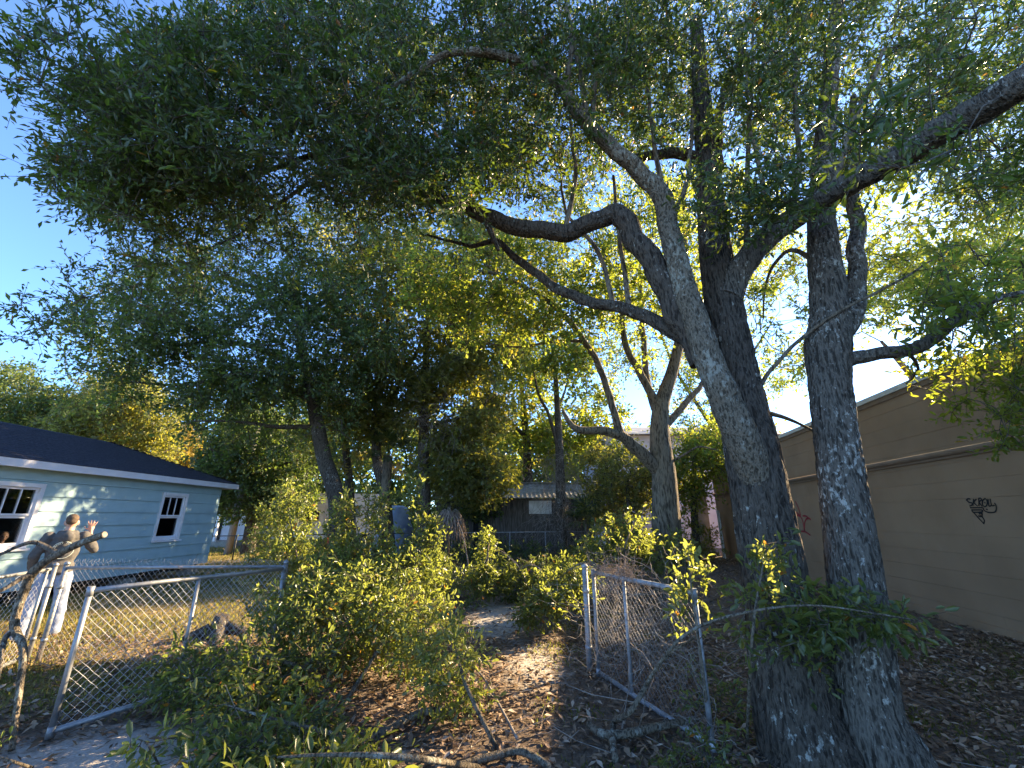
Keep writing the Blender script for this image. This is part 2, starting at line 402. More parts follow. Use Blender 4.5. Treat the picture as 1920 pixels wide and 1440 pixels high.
# ------------------------------------------------------------------ vegetation helpers
def grow(nodes, attr, step=0.4, bow=0.14, k_r=0.010, r_max=0.05, r_tip=0.004, sag=0.05, max_len=4.5):
    """branches out from the nodes of the limbs to every leafy spray centre"""
    nodes = np.asarray(nodes, float); attr = np.asarray(attr, float)
    cap = len(nodes) + len(attr) * 14
    buf = np.zeros((cap, 3)); n = len(nodes); buf[:n] = nodes
    d0 = np.array([np.min(((nodes - a) ** 2).sum(1)) for a in attr]) if len(attr) else np.zeros(0)
    order = np.argsort(d0)
    A = []; B = []; RA = []; RB = []; dirs = np.zeros((len(attr), 3))
    for i in order:
        a = attr[i]
        dd = ((buf[:n] - a) ** 2).sum(1)
        j = int(np.argmin(dd)); p = buf[j].copy(); dist = math.sqrt(dd[j])
        if dist < 1e-4: dirs[i] = (0, 0, 1); continue
        k = max(1, min(12, int(math.ceil(dist / step))))
        off = rng.normal(size=3) * bow * dist; off[2] += sag * dist
        ts = np.arange(1, k + 1) / k
        pts = p + (a - p) * ts[:, None] + off * (4 * ts * (1 - ts))[:, None] + rng.normal(size=(k, 3)) * 0.03 * (dist / k) * (ts < 1)[:, None]
        r0 = min(r_max, r_tip + k_r * dist)
        rr = r0 + (r_tip - r0) * np.concatenate([[0], ts])
        prev = p
        for q in range(k):
            A.append(prev); B.append(pts[q]); RA.append(rr[q]); RB.append(rr[q + 1]); prev = pts[q]
        if n + k < cap:
            buf[n:n + k] = pts; n += k
        last = pts[-2] if k > 1 else p
        dirs[i] = (a - last) / max(np.linalg.norm(a - last), 1e-6)
    return np.array(A), np.array(B), np.array(RA), np.array(RB), dirs

def sprays2(attr, dirs, near=5.4, **kw):
    """sprays with finely shaped leaves close by and simpler ones higher up"""
    d = np.linalg.norm(attr - np.array([0, 0, CAM_H]), axis=1) < near
    a = sprays(attr[d], dirs[d], **dict(kw, fine=True)); b = sprays(attr[~d], dirs[~d], **dict(kw, fine=False))
    return a, b

def sprays(attr, dirs, twigs=3, leaves=10, tlen=0.34, llen=0.085, lw=0.32, fine=True, spread=0.85, up=0.1, lift=0.6, vlo=0.0, vhi=1.0, jitter=0.02):
    """leafy twigs round every spray centre; returns twig segments and leaf arrays"""
    m = len(attr)
    at = np.repeat(attr, twigs, axis=0); di = np.repeat(dirs, twigs, axis=0)
    td = unit(di * 0.6 + rand_unit(m * twigs) * spread + np.array([0, 0, up]))
    tl = tlen * rng.uniform(0.55, 1.25, size=m * twigs)
    A = at; B = at + td * tl[:, None]
    n = m * twigs * leaves
    s = np.tile((np.arange(leaves) + 0.6) / leaves, m * twigs) + rng.uniform(-0.04, 0.04, n)
    pos = np.repeat(A, leaves, axis=0) + np.repeat(B - A, leaves, axis=0) * s[:, None] + rng.normal(size=(n, 3)) * jitter
    ax = unit(np.repeat(td, leaves, axis=0) * 0.75 + rand_unit(n) * 0.9)
    nr = unit(rand_unit(n) * 0.8 + np.array([0, 0, lift]))
    L_ = llen * rng.uniform(0.45, 1.3, n); W = L_ * lw * rng.uniform(0.8, 1.2, n)
    V, F, per = leaf_arrays(pos, ax, nr, L_, W, fine)
    cl = np.repeat(rng.uniform(0, 1, m), twigs * leaves)
    v = np.clip(0.45 * cl + 0.55 * rng.uniform(0, 1, n), 0, 1)
    v = vlo + (vhi - vlo) * v
    rare = rng.uniform(0, 1, n) > 0.992
    v[rare] = 1.0
    return A, B, V, F, np.repeat(v, per)

def ell(cx, cy, rx, ry, t0, t1, n):
    """spray centres inside a rounded volume, measured as an ellipse of view at distances t0..t1"""
    out = []
    while len(out) < n:
        a, b = random.uniform(-1, 1), random.uniform(-1, 1)
        if a * a + b * b > 1: continue
        t = random.uniform(t0, t1)
        q = PT(cx + a * rx, cy + b * ry, t)
        if q.z > 0.25: out.append(q)
    return out
def ball(c, r, n, flat=1.0):
    out = []
    while len(out) < n:
        q = Vector((random.uniform(-1, 1), random.uniform(-1, 1), random.uniform(-1, 1)))
        if q.length > 1 or q.length < 0.25: continue
        p = Vector((c[0] + q.x * r[0], c[1] + q.y * r[1], c[2] + q.z * r[2]))
        if p.z > 0.12: out.append(p)
    return out

def clumpy(pts, size=1.1, keep=0.62, seed=0.0):
    """thins spray centres by a noise so that clumps and gaps appear"""
    out = []
    for p in pts:
        w = noise.noise(Vector((p.x / size + seed, p.y / size, p.z / size * 1.3)))
        if w > (0.5 - keep) * 0.9 or random.random() < 0.12: out.append(p)
    return out

LIT = []                                       # sunny spots of the yard: (point, radius of the opening in the crowns towards the sun)
def open_to_sun(pts):
    if not LIT or not len(pts): return pts
    a = np.array([tuple(p) for p in pts]); keep = np.ones(len(a), bool); s = np.array(tuple(to_sun))
    for q, r in LIT:
        d = a - np.array(tuple(q)); t = d @ s
        off = np.linalg.norm(d - t[:, None] * s, axis=1)
        keep &= ~((t > 1.5) & (off < r))
    return [p for p, k in zip(pts, keep) if k]

def make_tree(name, label, base, trunk, limbs, attr, leaf, bark='bark_brown', group=None, cat='tree', sides=14, limb_sides=10, bumps=0.10, bump_f=9.0,
              spray=None, growk=None, limb_bark=None, sub=6, twig='twig', crown_name='crown', furrow=0.0):
    root = thing(name, label, cat, base, 0, group)
    nodes = []
    tp, tr = spline(trunk[0], trunk[1], sub)
    MB().tube(tp, tr, sides, bumps=bumps, bump_f=bump_f, seed=random.random() * 9, furrow=furrow).build('trunk', bark, root, True)
    h0 = tp[0].z + 0.35 * (tp[-1].z - tp[0].z)
    nodes += [tuple(p) for p in tp if p.z > h0]
    for lb in limbs:
        lp, lr = spline(lb[0], lb[1], sub)
        ph = random.random() * 50; al = 0.0
        for i_ in range(1, len(lp) - 1):        # limbs wander a little, as grown wood does
            al += (lp[i_] - lp[i_ - 1]).length; f_ = min(1.0, i_ / sub)
            lp[i_] = lp[i_] + Vector((noise.noise(Vector((al * 2.6, ph, 0))), noise.noise(Vector((al * 2.6, ph + 7, 0))), noise.noise(Vector((al * 2.6, ph + 13, 0))))) * (0.30 * lr[i_] + 0.012) * f_
        MB().tube(lp, lr, limb_sides if max(lr) > 0.06 else 10, bumps=bumps * 0.8, bump_f=bump_f, seed=random.random() * 9, furrow=furrow * 0.6 if max(lr) > 0.06 else 0.0, furrow_w=0.022).build('limb', lb[2] if len(lb) > 2 else (limb_bark or bark), root, True)
        nodes += [tuple(p) for p in lp[2:]]
    at = np.array([tuple(p) for p in open_to_sun(attr)])
    A, B, RA, RB, dirs = grow(nodes, at, **(growk or {}))
    if (spray or {}).get('near'):
        (TA, TB, V, F, vals), (TA2, TB2, V2, F2, vals2) = sprays2(at, dirs, **spray)
        TA = np.concatenate([TA, TA2]); TB = np.concatenate([TB, TB2])
        c2 = np_mesh(crown_name, V2, F2, leaf, root, vals2); c2['kind'] = 'stuff'
    else:
        TA, TB, V, F, vals = sprays(at, dirs, **(spray or {}))
    rt = (growk or {}).get('r_tip', 0.004)
    A = np.concatenate([A, TA]); B = np.concatenate([B, TB])
    RA = np.concatenate([RA, np.full(len(TA), rt)]); RB = np.concatenate([RB, np.full(len(TA), rt * 0.4)])
    tw = segs_mesh('twigs', A, B, RA, RB, twig, root); tw['kind'] = 'stuff'
    cr = np_mesh(crown_name, V, F, leaf, root, vals); cr['kind'] = 'stuff'
    return root

# ------------------------------------------------------------------ setting: the ground
def sand_amount(x, y):
    a = math.exp(-(((x + 2.9) / 1.25) ** 2 + ((y - 3.1) / 1.3) ** 2) * 1.0)        # bare sand of the drive by the open gate
    b = 0.65 * math.exp(-(((x + 0.2) / 0.8) ** 2 + ((y - 8.6) / 2.2) ** 2))        # worn patch in the way
    c = 0.5 * math.exp(-(((x - 0.3) / 0.6) ** 2 + ((y - 6.0) / 1.6) ** 2))
    return min(1.0, max(a, b, c) * 1.25)
def lawn_amount(x, y):
    yard = 1 / (1 + math.exp(-(-3.2 - 0.10 * (y - 5) - x) * 2.4)) * (1 / (1 + math.exp(-(y - 4.5) * 3.0)))
    back = 1 / (1 + math.exp(-(y - 17) * 1.2)) * (1 / (1 + math.exp((x + 5.0) * 1.5)))
    return max(yard, back)
def ground_z(x, y):
    return 0.035 * noise.noise(Vector((x * 0.45, y * 0.45, 3.1))) + 0.012 * noise.noise(Vector((x * 1.9, y * 1.9, 7.7)))
def axis(lo, hi, fine_lo, fine_hi, step):
    a = list(np.arange(fine_lo, fine_hi + 1e-6, step))
    g = step; q = fine_hi
    while q < hi: g *= 1.35; q += g; a.append(q)
    g = step; q = fine_lo
    while q > lo: g *= 1.35; q -= g; a.insert(0, q)
    return a
xs = axis(-160, 160, -11, 9, 0.16); ys = axis(-60, 260, 1.0, 20, 0.16)
gv = [(x, y, ground_z(x, y)) for y in ys for x in xs]
nx = len(xs)
gf = np.array([(j * nx + i, j * nx + i + 1, (j + 1) * nx + i + 1, (j + 1) * nx + i) for j in range(len(ys) - 1) for i in range(nx - 1)])
def ground_mat():
    m, nt, b, N, L = new_mat('sandy_soil')
    tc = N.new("ShaderNodeTexCoord")
    col = N.new("ShaderNodeVertexColor"); col.layer_name = "zone"
    sep = N.new("ShaderNodeSeparateColor"); L.new(col.outputs["Color"], sep.inputs["Color"])
    n1 = N.new("ShaderNodeTexNoise"); n1.inputs["Scale"].default_value = 5; n1.inputs["Detail"].default_value = 10; n1.inputs["Roughness"].default_value = 0.7
    n2 = N.new("ShaderNodeTexNoise"); n2.inputs["Scale"].default_value = 38; n2.inputs["Detail"].default_value = 8; n2.inputs["Roughness"].default_value = 0.75
    L.new(tc.outputs["Object"], n1.inputs["Vector"]); L.new(tc.outputs["Object"], n2.inputs["Vector"])
    soil = ramp(N, [(0.35, (0.095, 0.068, 0.050)), (0.55, (0.19, 0.14, 0.105)), (0.72, (0.30, 0.24, 0.195))]); L.new(n2.outputs["Fac"], soil.inputs["Fac"])
    sand = ramp(N, [(0.3, (0.33, 0.295, 0.26)), (0.6, (0.48, 0.44, 0.40)), (0.75, (0.58, 0.54, 0.50))]); L.new(n2.outputs["Fac"], sand.inputs["Fac"])
    turf = ramp(N, [(0.3, (0.13, 0.10, 0.045)), (0.6, (0.27, 0.20, 0.08)), (0.8, (0.38, 0.28, 0.14))]); L.new(n2.outputs["Fac"], turf.inputs["Fac"])
    def soft(inp):
        a = N.new("ShaderNodeMath"); a.operation = 'ADD'; L.new(inp, a.inputs[0])
        s = N.new("ShaderNodeMath"); s.operation = 'MULTIPLY_ADD'; L.new(n1.outputs["Fac"], s.inputs[0]); s.inputs[1].default_value = 1.4; s.inputs[2].default_value = -0.7
        L.new(s.outputs[0], a.inputs[1])
        r = ramp(N, [(0.38, (0, 0, 0)), (0.62, (1, 1, 1))]); L.new(a.outputs[0], r.inputs["Fac"]); return r.outputs["Color"]
    m1 = N.new("ShaderNodeMix"); m1.data_type = 'RGBA'; L.new(soft(sep.outputs["Green"]), m1.inputs["Factor"]); L.new(soil.outputs["Color"], m1.inputs["A"]); L.new(turf.outputs["Color"], m1.inputs["B"])
    m2 = N.new("ShaderNodeMix"); m2.data_type = 'RGBA'; L.new(soft(sep.outputs["Red"]), m2.inputs["Factor"]); L.new(m1.outputs["Result"], m2.inputs["A"]); L.new(sand.outputs["Color"], m2.inputs["B"])
    L.new(m2.outputs["Result"], b.inputs["Base Color"])
    b.inputs["Roughness"].default_value = 0.95; b.inputs["Specular IOR Level"].default_value = 0.15
    bp = N.new("ShaderNodeBump"); bp.inputs["Strength"].default_value = 0.8; bp.inputs["Distance"].default_value = 0.03
    L.new(n2.outputs["Fac"], bp.inputs["Height"]); L.new(bp.outputs["Normal"], b.inputs["Normal"])
    return m
M['ground'] = ground_mat()
ground = np_mesh('ground', np.array(gv), gf, 'ground', smooth=True)
ground['kind'] = 'structure'; ground['label'] = 'sandy leaf-strewn ground of the yard and drive'
ca = ground.data.color_attributes.new('zone', 'FLOAT_COLOR', 'POINT')
zc = np.zeros((len(gv), 4), dtype=np.float32)
for i, (x, y, z) in enumerate(gv):
    zc[i] = (sand_amount(x, y), lawn_amount(x, y), 0, 1)
ca.data.foreach_set('color', zc.ravel())

# fallen leaves on the ground
def litter_points(n, x0, x1, y0, y1, dens):
    out = []
    while len(out) < n:
        x = random.uniform(x0, x1); y = random.uniform(y0, y1)
        if random.random() < dens(x, y): out.append((x, y))
    return out
def litter_density(x, y):
    s = sand_amount(x, y)
    w = 0.5 + 0.9 * noise.noise(Vector((x * 0.8, y * 0.8, 1.2)))
    d = 0.95 * (1 - 0.93 * s) * (0.35 + 0.65 * max(0, min(1, w)))
    return d * (1 - (0.35 if y < 7.2 else 0.78) * lawn_amount(x, y))
pts = litter_points(42000, -6.5, 7.5, 2.0, 7.0, litter_density) + litter_points(20000, -10, 9.5, 6.5, 19, litter_density)
q = np.array(pts); n = len(q)
zz = np.array([ground_z(x, y) for x, y in pts])
pos = np.column_stack([q, zz + rng.uniform(0.004, 0.028, n)])
ang = rng.uniform(0, 2 * PI, n)
ax = unit(np.column_stack([np.cos(ang), np.sin(ang), rng.normal(0, 0.22, n)]))
nr = unit(np.column_stack([rng.normal(0, 0.38, n), rng.normal(0, 0.38, n), np.ones(n)]))
L_ = (0.035 + 0.075 * rng.uniform(0, 1, n) ** 1.6) * (1 + 0.35 * (q[:, 1] > 7)); W = L_ * rng.uniform(0.28, 0.5, n)
V, F, per = leaf_arrays(pos, ax, nr, L_, W, False, droop=-0.12, fold=0.35)
o = np_mesh('leaf_litter', V, F, 'litter', None, np.repeat(rng.uniform(0, 1, n) ** 1.25, per)); tag(o, 'brown fallen oak leaves scattered over the ground', 'fallen leaves', kind='stuff')

# lawn grass
def grass_field(n, x0, x1, y0, y1, dens, h0, h1, name, label, lo, hi):
    pts = litter_points(n, x0, x1, y0, y1, dens)
    q = np.array(pts); zz = np.array([ground_z(x, y) for x, y in pts])
    pos = np.column_stack([q, zz - 0.004])
    ax = unit(np.column_stack([rng.normal(0, 0.5, n), rng.normal(0, 0.5, n), np.ones(n)]))
    nr = rand_unit(n) * np.array([1, 1, 0.2])
    L_ = rng.uniform(h0, h1, n); W = rng.uniform(0.006, 0.012, n) * (1 + 0.08 * q[:, 1])
    V, F, per = leaf_arrays(pos, ax, nr, L_, W, False, droop=0.25, fold=0.1)
    o = np_mesh(name, V, F, 'grass', None, np.repeat(np.clip(rng.uniform(lo, hi, n), 0, 1), per)); tag(o, label, 'grass', kind='stuff')
def yard_d(x, y):
    w = 0.55 + 0.9 * noise.noise(Vector((x * 0.7, y * 0.7, 5.2)))
    return lawn_amount(x, y) * max(0.08, min(1, w)) * (1 - sand_amount(x, y))
grass_field(36000, -10, -2.6, 4.3, 15, yard_d, 0.03, 0.085, 'yard_grass', 'thin yellow-green grass in the yard beside the pale blue house', 0.1, 1.0)
grass_field(14000, -24, -5, 15, 30, lambda x, y: 0.9, 0.06, 0.13, 'back_lawn_grass', 'green lawn grass beyond the far corner of the blue house', 0.0, 0.45)
def weed_d(x, y):
    return max(0.0, min(1.0, 0.9 * noise.noise(Vector((x * 1.3, y * 1.3, 9.2)))))
grass_field(9000, 0.2, 7.2, 2.2, 9, weed_d, 0.02, 0.06, 'sparse_weeds', 'short green weeds poking through the leaf litter near the brown wall', 0.0, 0.4)

# ------------------------------------------------------------------ the pale blue house
HX = -10.0; HY0, HY1 = 2.0, 14.7; HB, HT = 0.30, 2.74
house = thing('house', 'pale blue clapboard house with dark hip roof and white-framed windows', 'house', (HX, HY1, 0))
WIN = [(12.28, 13.26, 1.04, 2.39), (8.12, 9.14, 1.06, 2.38)]      # y0, y1, z0, z1 outside of the casing
CAS = 0.085
def hbuild(mb, name, mat, parent=None):
    return mb.build(name, mat, parent or house, True) if parent is None else mb.build(name, mat, parent, False)
course = (HT - HB) / 8.0
def face_x(z, a):                               # lap profile: the lower edge stands proud
    return HX + 0.036 - 0.030 * (z - a) / course
def board_piece(mb, y0, y1, z0, z1, a):
    if y1 - y0 < 0.01 or z1 - z0 < 0.004: return
    x0, x1 = face_x(z0, a), face_x(z1, a)
    mb.hexa([(HX - 0.01, y0, z0), (x0, y0, z0), (x0, y1, z0), (HX - 0.01, y1, z0)], [(HX - 0.01, y0, z1), (x1, y0, z1), (x1, y1, z1), (HX - 0.01, y1, z1)])
for c in range(8):
    a = HB + c * course; b = a + course - 0.005
    mb = MB(); cuts = sorted([w for w in WIN if w[3] > a and w[2] < b])
    y = HY0
    for w in cuts:
        board_piece(mb, y, w[0], a, b, a)
        if w[2] > a: board_piece(mb, w[0], w[1], a, w[2], a)
        if w[3] < b: board_piece(mb, w[0], w[1], w[3], b, a)
        y = w[1]
    board_piece(mb, y, HY1, a, b, a)
    mb.build('siding_board', 'siding', house, True)
# shell and room behind the boards
mb = MB()
ys_ = [HY0] + [v for w in sorted(WIN) for v in w[:2]] + [HY1 - 0.02]
for i in range(0, len(ys_), 2): mb.box(HX - 0.13, HX - 0.012, ys_[i], ys_[i + 1], HB, HT)
for w in WIN:
    mb.box(HX - 0.13, HX - 0.012, w[0] + 0.001, w[1] - 0.001, HB, w[2] - 0.002); mb.box(HX - 0.13, HX - 0.012, w[0] + 0.001, w[1] - 0.001, w[3] + 0.002, HT)
mb.box(HX - 4.6, HX - 0.14, HY1 - 0.14, HY1 - 0.02, HB, HT); mb.box(HX - 4.6, HX - 0.14, HY0, HY0 + 0.1, HB, HT); mb.box(HX - 4.6, HX - 4.5, HY0 + 0.11, HY1 - 0.15, HB, HT)
mb.build('wall', 'siding', house, True)
mb = MB(); mb.box(HX - 4.0, HX - 3.9, HY0 + 0.2, HY1 - 0.2, HB, HT); mb.box(HX - 3.89, HX - 0.135, HY0 + 0.2, HY1 - 0.2, HB - 0.12, HB + 0.12); mb.box(HX - 3.89, HX - 0.135, HY0 + 0.2, HY1 - 0.2, HT - 0.15, HT - 0.05)
mb.box(HX - 3.89, HX - 0.135, 10.6, 10.7, HB + 0.13, HT - 0.16)
mb.build('room', 'dark_room', house, True)
# corner board, dark fill for the crawl space shade
MB().box(HX - 0.06, HX + 0.03, HY1 - 0.001, HY1 + 0.024, HB, HT).build('corner_board', 'siding', house, True)
for y in (3.2, 5.4, 7.6, 9.8, 12.0, 14.3):
    MB().box(HX - 0.45, HX - 0.08, y - 0.2, y + 0.2, -0.1, HB - 0.13).build('pier', 'concrete', house, True)
MB().box(HX - 4.4, HX - 1.2, HY0 + 0.3, HY1 - 0.4, -0.1, HB - 0.13).build('crawl_space_shade', 'dark_room', house, True)  # solid near-black block standing for the shade under the floor
# windows
for wi, (y0, y1, z0, z1) in enumerate(WIN):
    mb = MB(); xo = HX + 0.045; xi = HX - 0.11
    mb.box(xi, xo, y0, y0 + CAS, z0 + 0.05, z1); mb.box(xi, xo, y1 - CAS, y1, z0 + 0.05, z1)
    mb.box(xi, xo + 0.012, y0 + CAS, y1 - CAS, z1 - CAS, z1 - 0.001); mb.box(xi, xo, y0 + CAS, y1 - CAS, z0 + 0.05, z0 + 0.11)
    wnd = mb.build('window', 'white_trim', house, True)
    wnd['label'] = ['small white sash window near the house corner', 'larger white sash window with a child looking out'][wi]
    MB().box(HX + 0.046, HX + 0.10, y0 - 0.03, y1 + 0.03, z0, z0 + 0.046).build('sill', 'white_trim', wnd)
    MB().box(HX - 0.10, HX + 0.095, y0 + 0.001, y1 - 0.001, z0 + 0.002, z0 + 0.044).build('sill', 'white_trim', wnd)
    gy0, gy1, gz0, gz1 = y0 + CAS, y1 - CAS, z0 + 0.11, z1 - CAS; gm = (gz0 + gz1) / 2
    for (a, b, xs_) in ((gz0, gm, HX - 0.055), (gm, gz1, HX - 0.02)):
        s = MB(); f = 0.045
        s.box(xs_ - 0.025, xs_ + 0.02, gy0 + 0.001, gy0 + f, a, b - 0.001); s.box(xs_ - 0.025, xs_ + 0.02, gy1 - f, gy1 - 0.001, a, b - 0.001)
        s.box(xs_ - 0.025, xs_ + 0.02, gy0 + f, gy1 - f, a + 0.001, a + f); s.box(xs_ - 0.025, xs_ + 0.02, gy0 + f, gy1 - f, b - f, b - 0.002)
        s.build('sash', 'white_trim', wnd)
    w3 = (gy1 - gy0 - 0.09) / 3
    for k in (1, 2):
        yy = gy0 + 0.045 + k * w3
        MB().box(HX - 0.038, HX - 0.002, yy - 0.011, yy + 0.011, gm + 0.046, gz1 - 0.046).build('muntin', 'white_trim', wnd)
    for k in range(3):
        yy = gy0 + 0.046 + k * w3
        MB().box(HX - 0.022, HX - 0.018, yy, yy + w3 - 0.001, gm + 0.045, gz1 - 0.045).build('pane', 'glass', wnd)
    MB().box(HX - 0.058, HX - 0.054, gy0 + 0.046, gy1 - 0.046, gz0 + 0.045, gm - 0.045).build('pane', 'glass', wnd)
    if wi == 0:
        mb = MB()
        for k in range(7):
            z = gz1 - 0.06 - k * 0.028
            mb.box(HX - 0.16, HX - 0.135, gy0 + 0.05, gy1 - 0.05, z, z + 0.012)
        mb.build('blind', 'white_board', wnd)
# roof
EX, EY, EZ, SL = HX + 0.36, HY1 + 0.36, 2.80, 0.42
RX = EX - 2.6; RZ = EZ + SL * (EX - RX); RY = EY - (EX - RX); Y0R = HY0 - 0.3
mb = MB()
back = 2 * RX - EX
mb.add([(EX, Y0R, EZ), (EX, EY, EZ), (RX, RY, RZ), (RX, Y0R, RZ), (back, EY, EZ), (back, Y0R, EZ)],
       [(0, 1, 2, 3), (1, 4, 2), (3, 2, 4, 5), (0, 3, 5), (0, 5, 4, 1)])
roof = mb.build('roof', 'shingle', house, True)
slope = math.sqrt(1 + SL * SL)
def shingle_rows(front=True):
    V = []; F = []
    rows = int((EX - RX) * slope / 0.145)
    for r in range(rows):
        u0 = r * 0.145 / slope; u1 = min((r + 1.12) * 0.145 / slope, EX - RX)
        L0 = EY - u0 if front else (EX - back) - 2 * u0
        pos = -0.15 * (r % 2); end = (L0 - Y0R) if front else L0
        while pos < end:
            w = random.uniform(0.26, 0.34); a = max(0, pos); b = min(end, pos + w - 0.006)
            pos += w
            if b - a < 0.02: continue
            up = random.uniform(0.006, 0.014); du = random.uniform(0, 0.008)
            def pt(s, u, h):
                if front: return (EX - u + 0.01, Y0R + s, EZ + SL * u + h)
                return (back + u0 + s, EY - u + 0.01, EZ + SL * u + h)
            n0 = len(V)
            b2 = b - (u1 - u0) if (front and b > end - 0.01) else b
            V += [pt(a, u0 - du, up), pt(b, u0 - du, up), pt(b2, u1, 0.003), pt(a, u1, 0.003), pt(a, u0 - du, 0.0), pt(b, u0 - du, 0.0)]
            F += [(n0, n0 + 1, n0 + 2, n0 + 3), (n0 + 4, n0 + 5, n0 + 1, n0)]
    return np.array(V), np.array(F)
for fr in (True, False):
    V, F = shingle_rows(fr)
    o = np_mesh('shingles', V, F, 'shingle', roof, world_coords=False); o['kind'] = 'stuff'
MB().box(EX - 0.03, EX + 0.012, Y0R, EY + 0.012, EZ - 0.155, EZ - 0.004).build('fascia', 'fascia', house, True)
MB().box(back, EX - 0.031, EY - 0.03, EY + 0.012, EZ - 0.155, EZ - 0.004).build('fascia', 'fascia', house, True)
MB().box(HX + 0.03, EX - 0.032, Y0R, EY - 0.031, EZ - 0.10, EZ - 0.06).build('soffit', 'fascia', house, True)
MB().box(HX - 4.6, HX + 0.02, HY1 + 0.03, EY - 0.032, EZ - 0.10, EZ - 0.06).build('soffit', 'fascia', house, True)

# ------------------------------------------------------------------ the brown block building on the right
WA = math.atan(0.167)
WO = Vector((6.168, 0, 0)); WU = Vector((math.sin(WA), math.cos(WA), 0)); WN = Vector((math.cos(WA), -math.sin(WA), 0))   # along, into the building
brown = thing('block_building', 'long brown painted block building with graffiti on its wall', 'building', WO, -WA)
def W2(px, py):                                # where a view line meets the wall, in the building's own frame (along, up)
    d = ray(px, py); o_ = Vector((0, 0, CAM_H))
    t = (WO - o_).dot(WN) / d.dot(WN)
    p = o_ + d * t - WO
    return p.dot(WU), p.z
BL0, BL1, BT = -4.0, 20.6, 4.02
ch = 0.285; z = 0.0; k = 0
while z < BT - 0.05:
    z1 = min(BT, z + ch)
    if abs(z - 2.565) < 0.01: pass
    mb = MB(); j = 0.0030
    off = 0.012 * noise.noise(Vector((k * 3.3, 0.5, 0)))
    # the course follows slight unevenness of the laying
    ysn = np.arange(BL0, BL1 + 0.01, 1.23)
    for i in range(len(ysn) - 1):
        a, b = ysn[i], ysn[i + 1]
        w0 = 0.004 * noise.noise(Vector((a, z * 2, 1.1))); w1 = 0.004 * noise.noise(Vector((b, z * 2, 1.1)))
        g = 0.0012 if random.random() < 0.3 else 0.0
        j = random.choice((0.0008, 0.0016, 0.0026))
        mb.hexa([(w0, a + g, z + j), (0.06, a + g, z + j), (0.06, b - g, z + j), (w1, b - g, z + j)], [(w0, a + g, z1 - j), (0.06, a + g, z1 - j), (0.06, b - g, z1 - j), (w1, b - g, z1 - j)])
    mb.build('block_course', 'brown_wall', brown)
    z += ch; k += 1
MB().box(0.012, 12, BL0 + 0.02, BL1 - 0.002, -0.2, BT - 0.01).build('wall', 'brown_wall', brown)
MB().box(-0.035, 0.011, BL0, BL1, -0.2, 0.13).build('footing', 'brown_wall', brown)
mb = MB().tube([(-0.045, BL0, 2.73), (-0.045, BL1, 2.73)], 0.055, 10); mb.box(-0.05, -0.006, BL0, BL1, 2.64, 2.69)
mb.build('pipe', 'brown_trim', brown)
mb = MB(); mb.box(-0.06, 12.1, BL0 - 0.05, BL1 + 0.05, BT + 0.003, BT + 0.10); mb.build('coping', 'coping', brown)
MB().box(-0.03, 0.02, BL0, BL1, BT - 0.09, BT + 0.001).build('trim', 'brown_trim', brown)
def stroke(mb, pts, w=0.010):
    q = [W2(*p) for p in pts]
    sp = [Vector((-0.006, a, b)) for a, b in q]
    if len(sp) > 2: sp, _ = spline(sp, [1] * len(sp), 5)
    for i in range(len(sp) - 1):
        a, b = sp[i], sp[i + 1]; d = b - a
        if d.length < 1e-6: continue
        d.normalize(); s = Vector((0, -d.z, d.y)) * w
        e = d * w * 0.5; x = -0.006 - 0.0002 * (i % 7)
        mb.add([(x, *(a - e - s).yz), (x, *(a - e + s).yz), (x, *(b + e + s).yz), (x, *(b + e - s).yz)], [(0, 1, 2, 3)])
def Z5(l): return [(1640 + x / 6.857, 860 + y / 6.857) for x, y in l]
def Z6(l): return [(1440 + x / 8.0, 900 + y / 8.0) for x, y in l]
mb = MB()
tagl = [[(1183, 535), (1205, 516), (1235, 520)], [(1190, 532), (1215, 558), (1258, 572), (1255, 598), (1230, 607)],
        [(1277, 520), (1270, 602)], [(1312, 520), (1283, 562), (1328, 608)],
        [(1342, 512), (1347, 606)], [(1342, 512), (1368, 508), (1378, 532), (1350, 558), (1388, 612)],
        [(1425, 513), (1395, 540), (1393, 590), (1425, 618), (1452, 585), (1448, 535), (1425, 513)], [(1420, 560), (1427, 572)],
        [(1462, 520), (1476, 606), (1502, 604)], [(1490, 518), (1512, 600), (1546, 598)],
        [(1548, 572), (1566, 600), (1570, 650), (1545, 688), (1465, 690), (1415, 665), (1400, 632)], [(1440, 648), (1456, 655)],
        [(1235, 630), (1392, 630)], [(1255, 660), (1382, 660), (1386, 686)], [(1255, 660), (1275, 688), (1386, 686)],
        [(1275, 690), (1340, 760), (1408, 836)], [(1408, 836), (1416, 792), (1388, 745), (1385, 700)], [(1345, 705), (1385, 705), (1378, 745), (1340, 735)], [(1358, 722), (1366, 732)]]
for l in tagl: stroke(mb, Z5(l), 0.010)
o = mb.build('graffiti_tag', 'black_paint', brown); o['label'] = 'black sprayed tag reading SKROLL with a small cone below'
mb = MB()
redl = [[(240, 370), (300, 400), (350, 500), (385, 650), (372, 780), (340, 795)], [(330, 385), (350, 470), (372, 560), (398, 700), (392, 830)],
        [(415, 325), (460, 420), (490, 525)], [(370, 485), (440, 495), (500, 562), (530, 640), (550, 770)],
        [(412, 725), (395, 580), (412, 535), (440, 525), (485, 548)], [(525, 540), (570, 540), (642, 592)], [(640, 588), (600, 575), (565, 605), (550, 680), (550, 770)],
        [(400, 770), (480, 770), (560, 776), (636, 826)], [(395, 830), (388, 900), (400, 985)], [(402, 830), (415, 950), (436, 1065)], [(350, 500), (395, 600)]]
for l in redl: stroke(mb, Z6(l), 0.022)
o = mb.build('graffiti_scrawl', 'red_paint', brown); o['label'] = 'red sprayed scrawl between the two oak trunks'
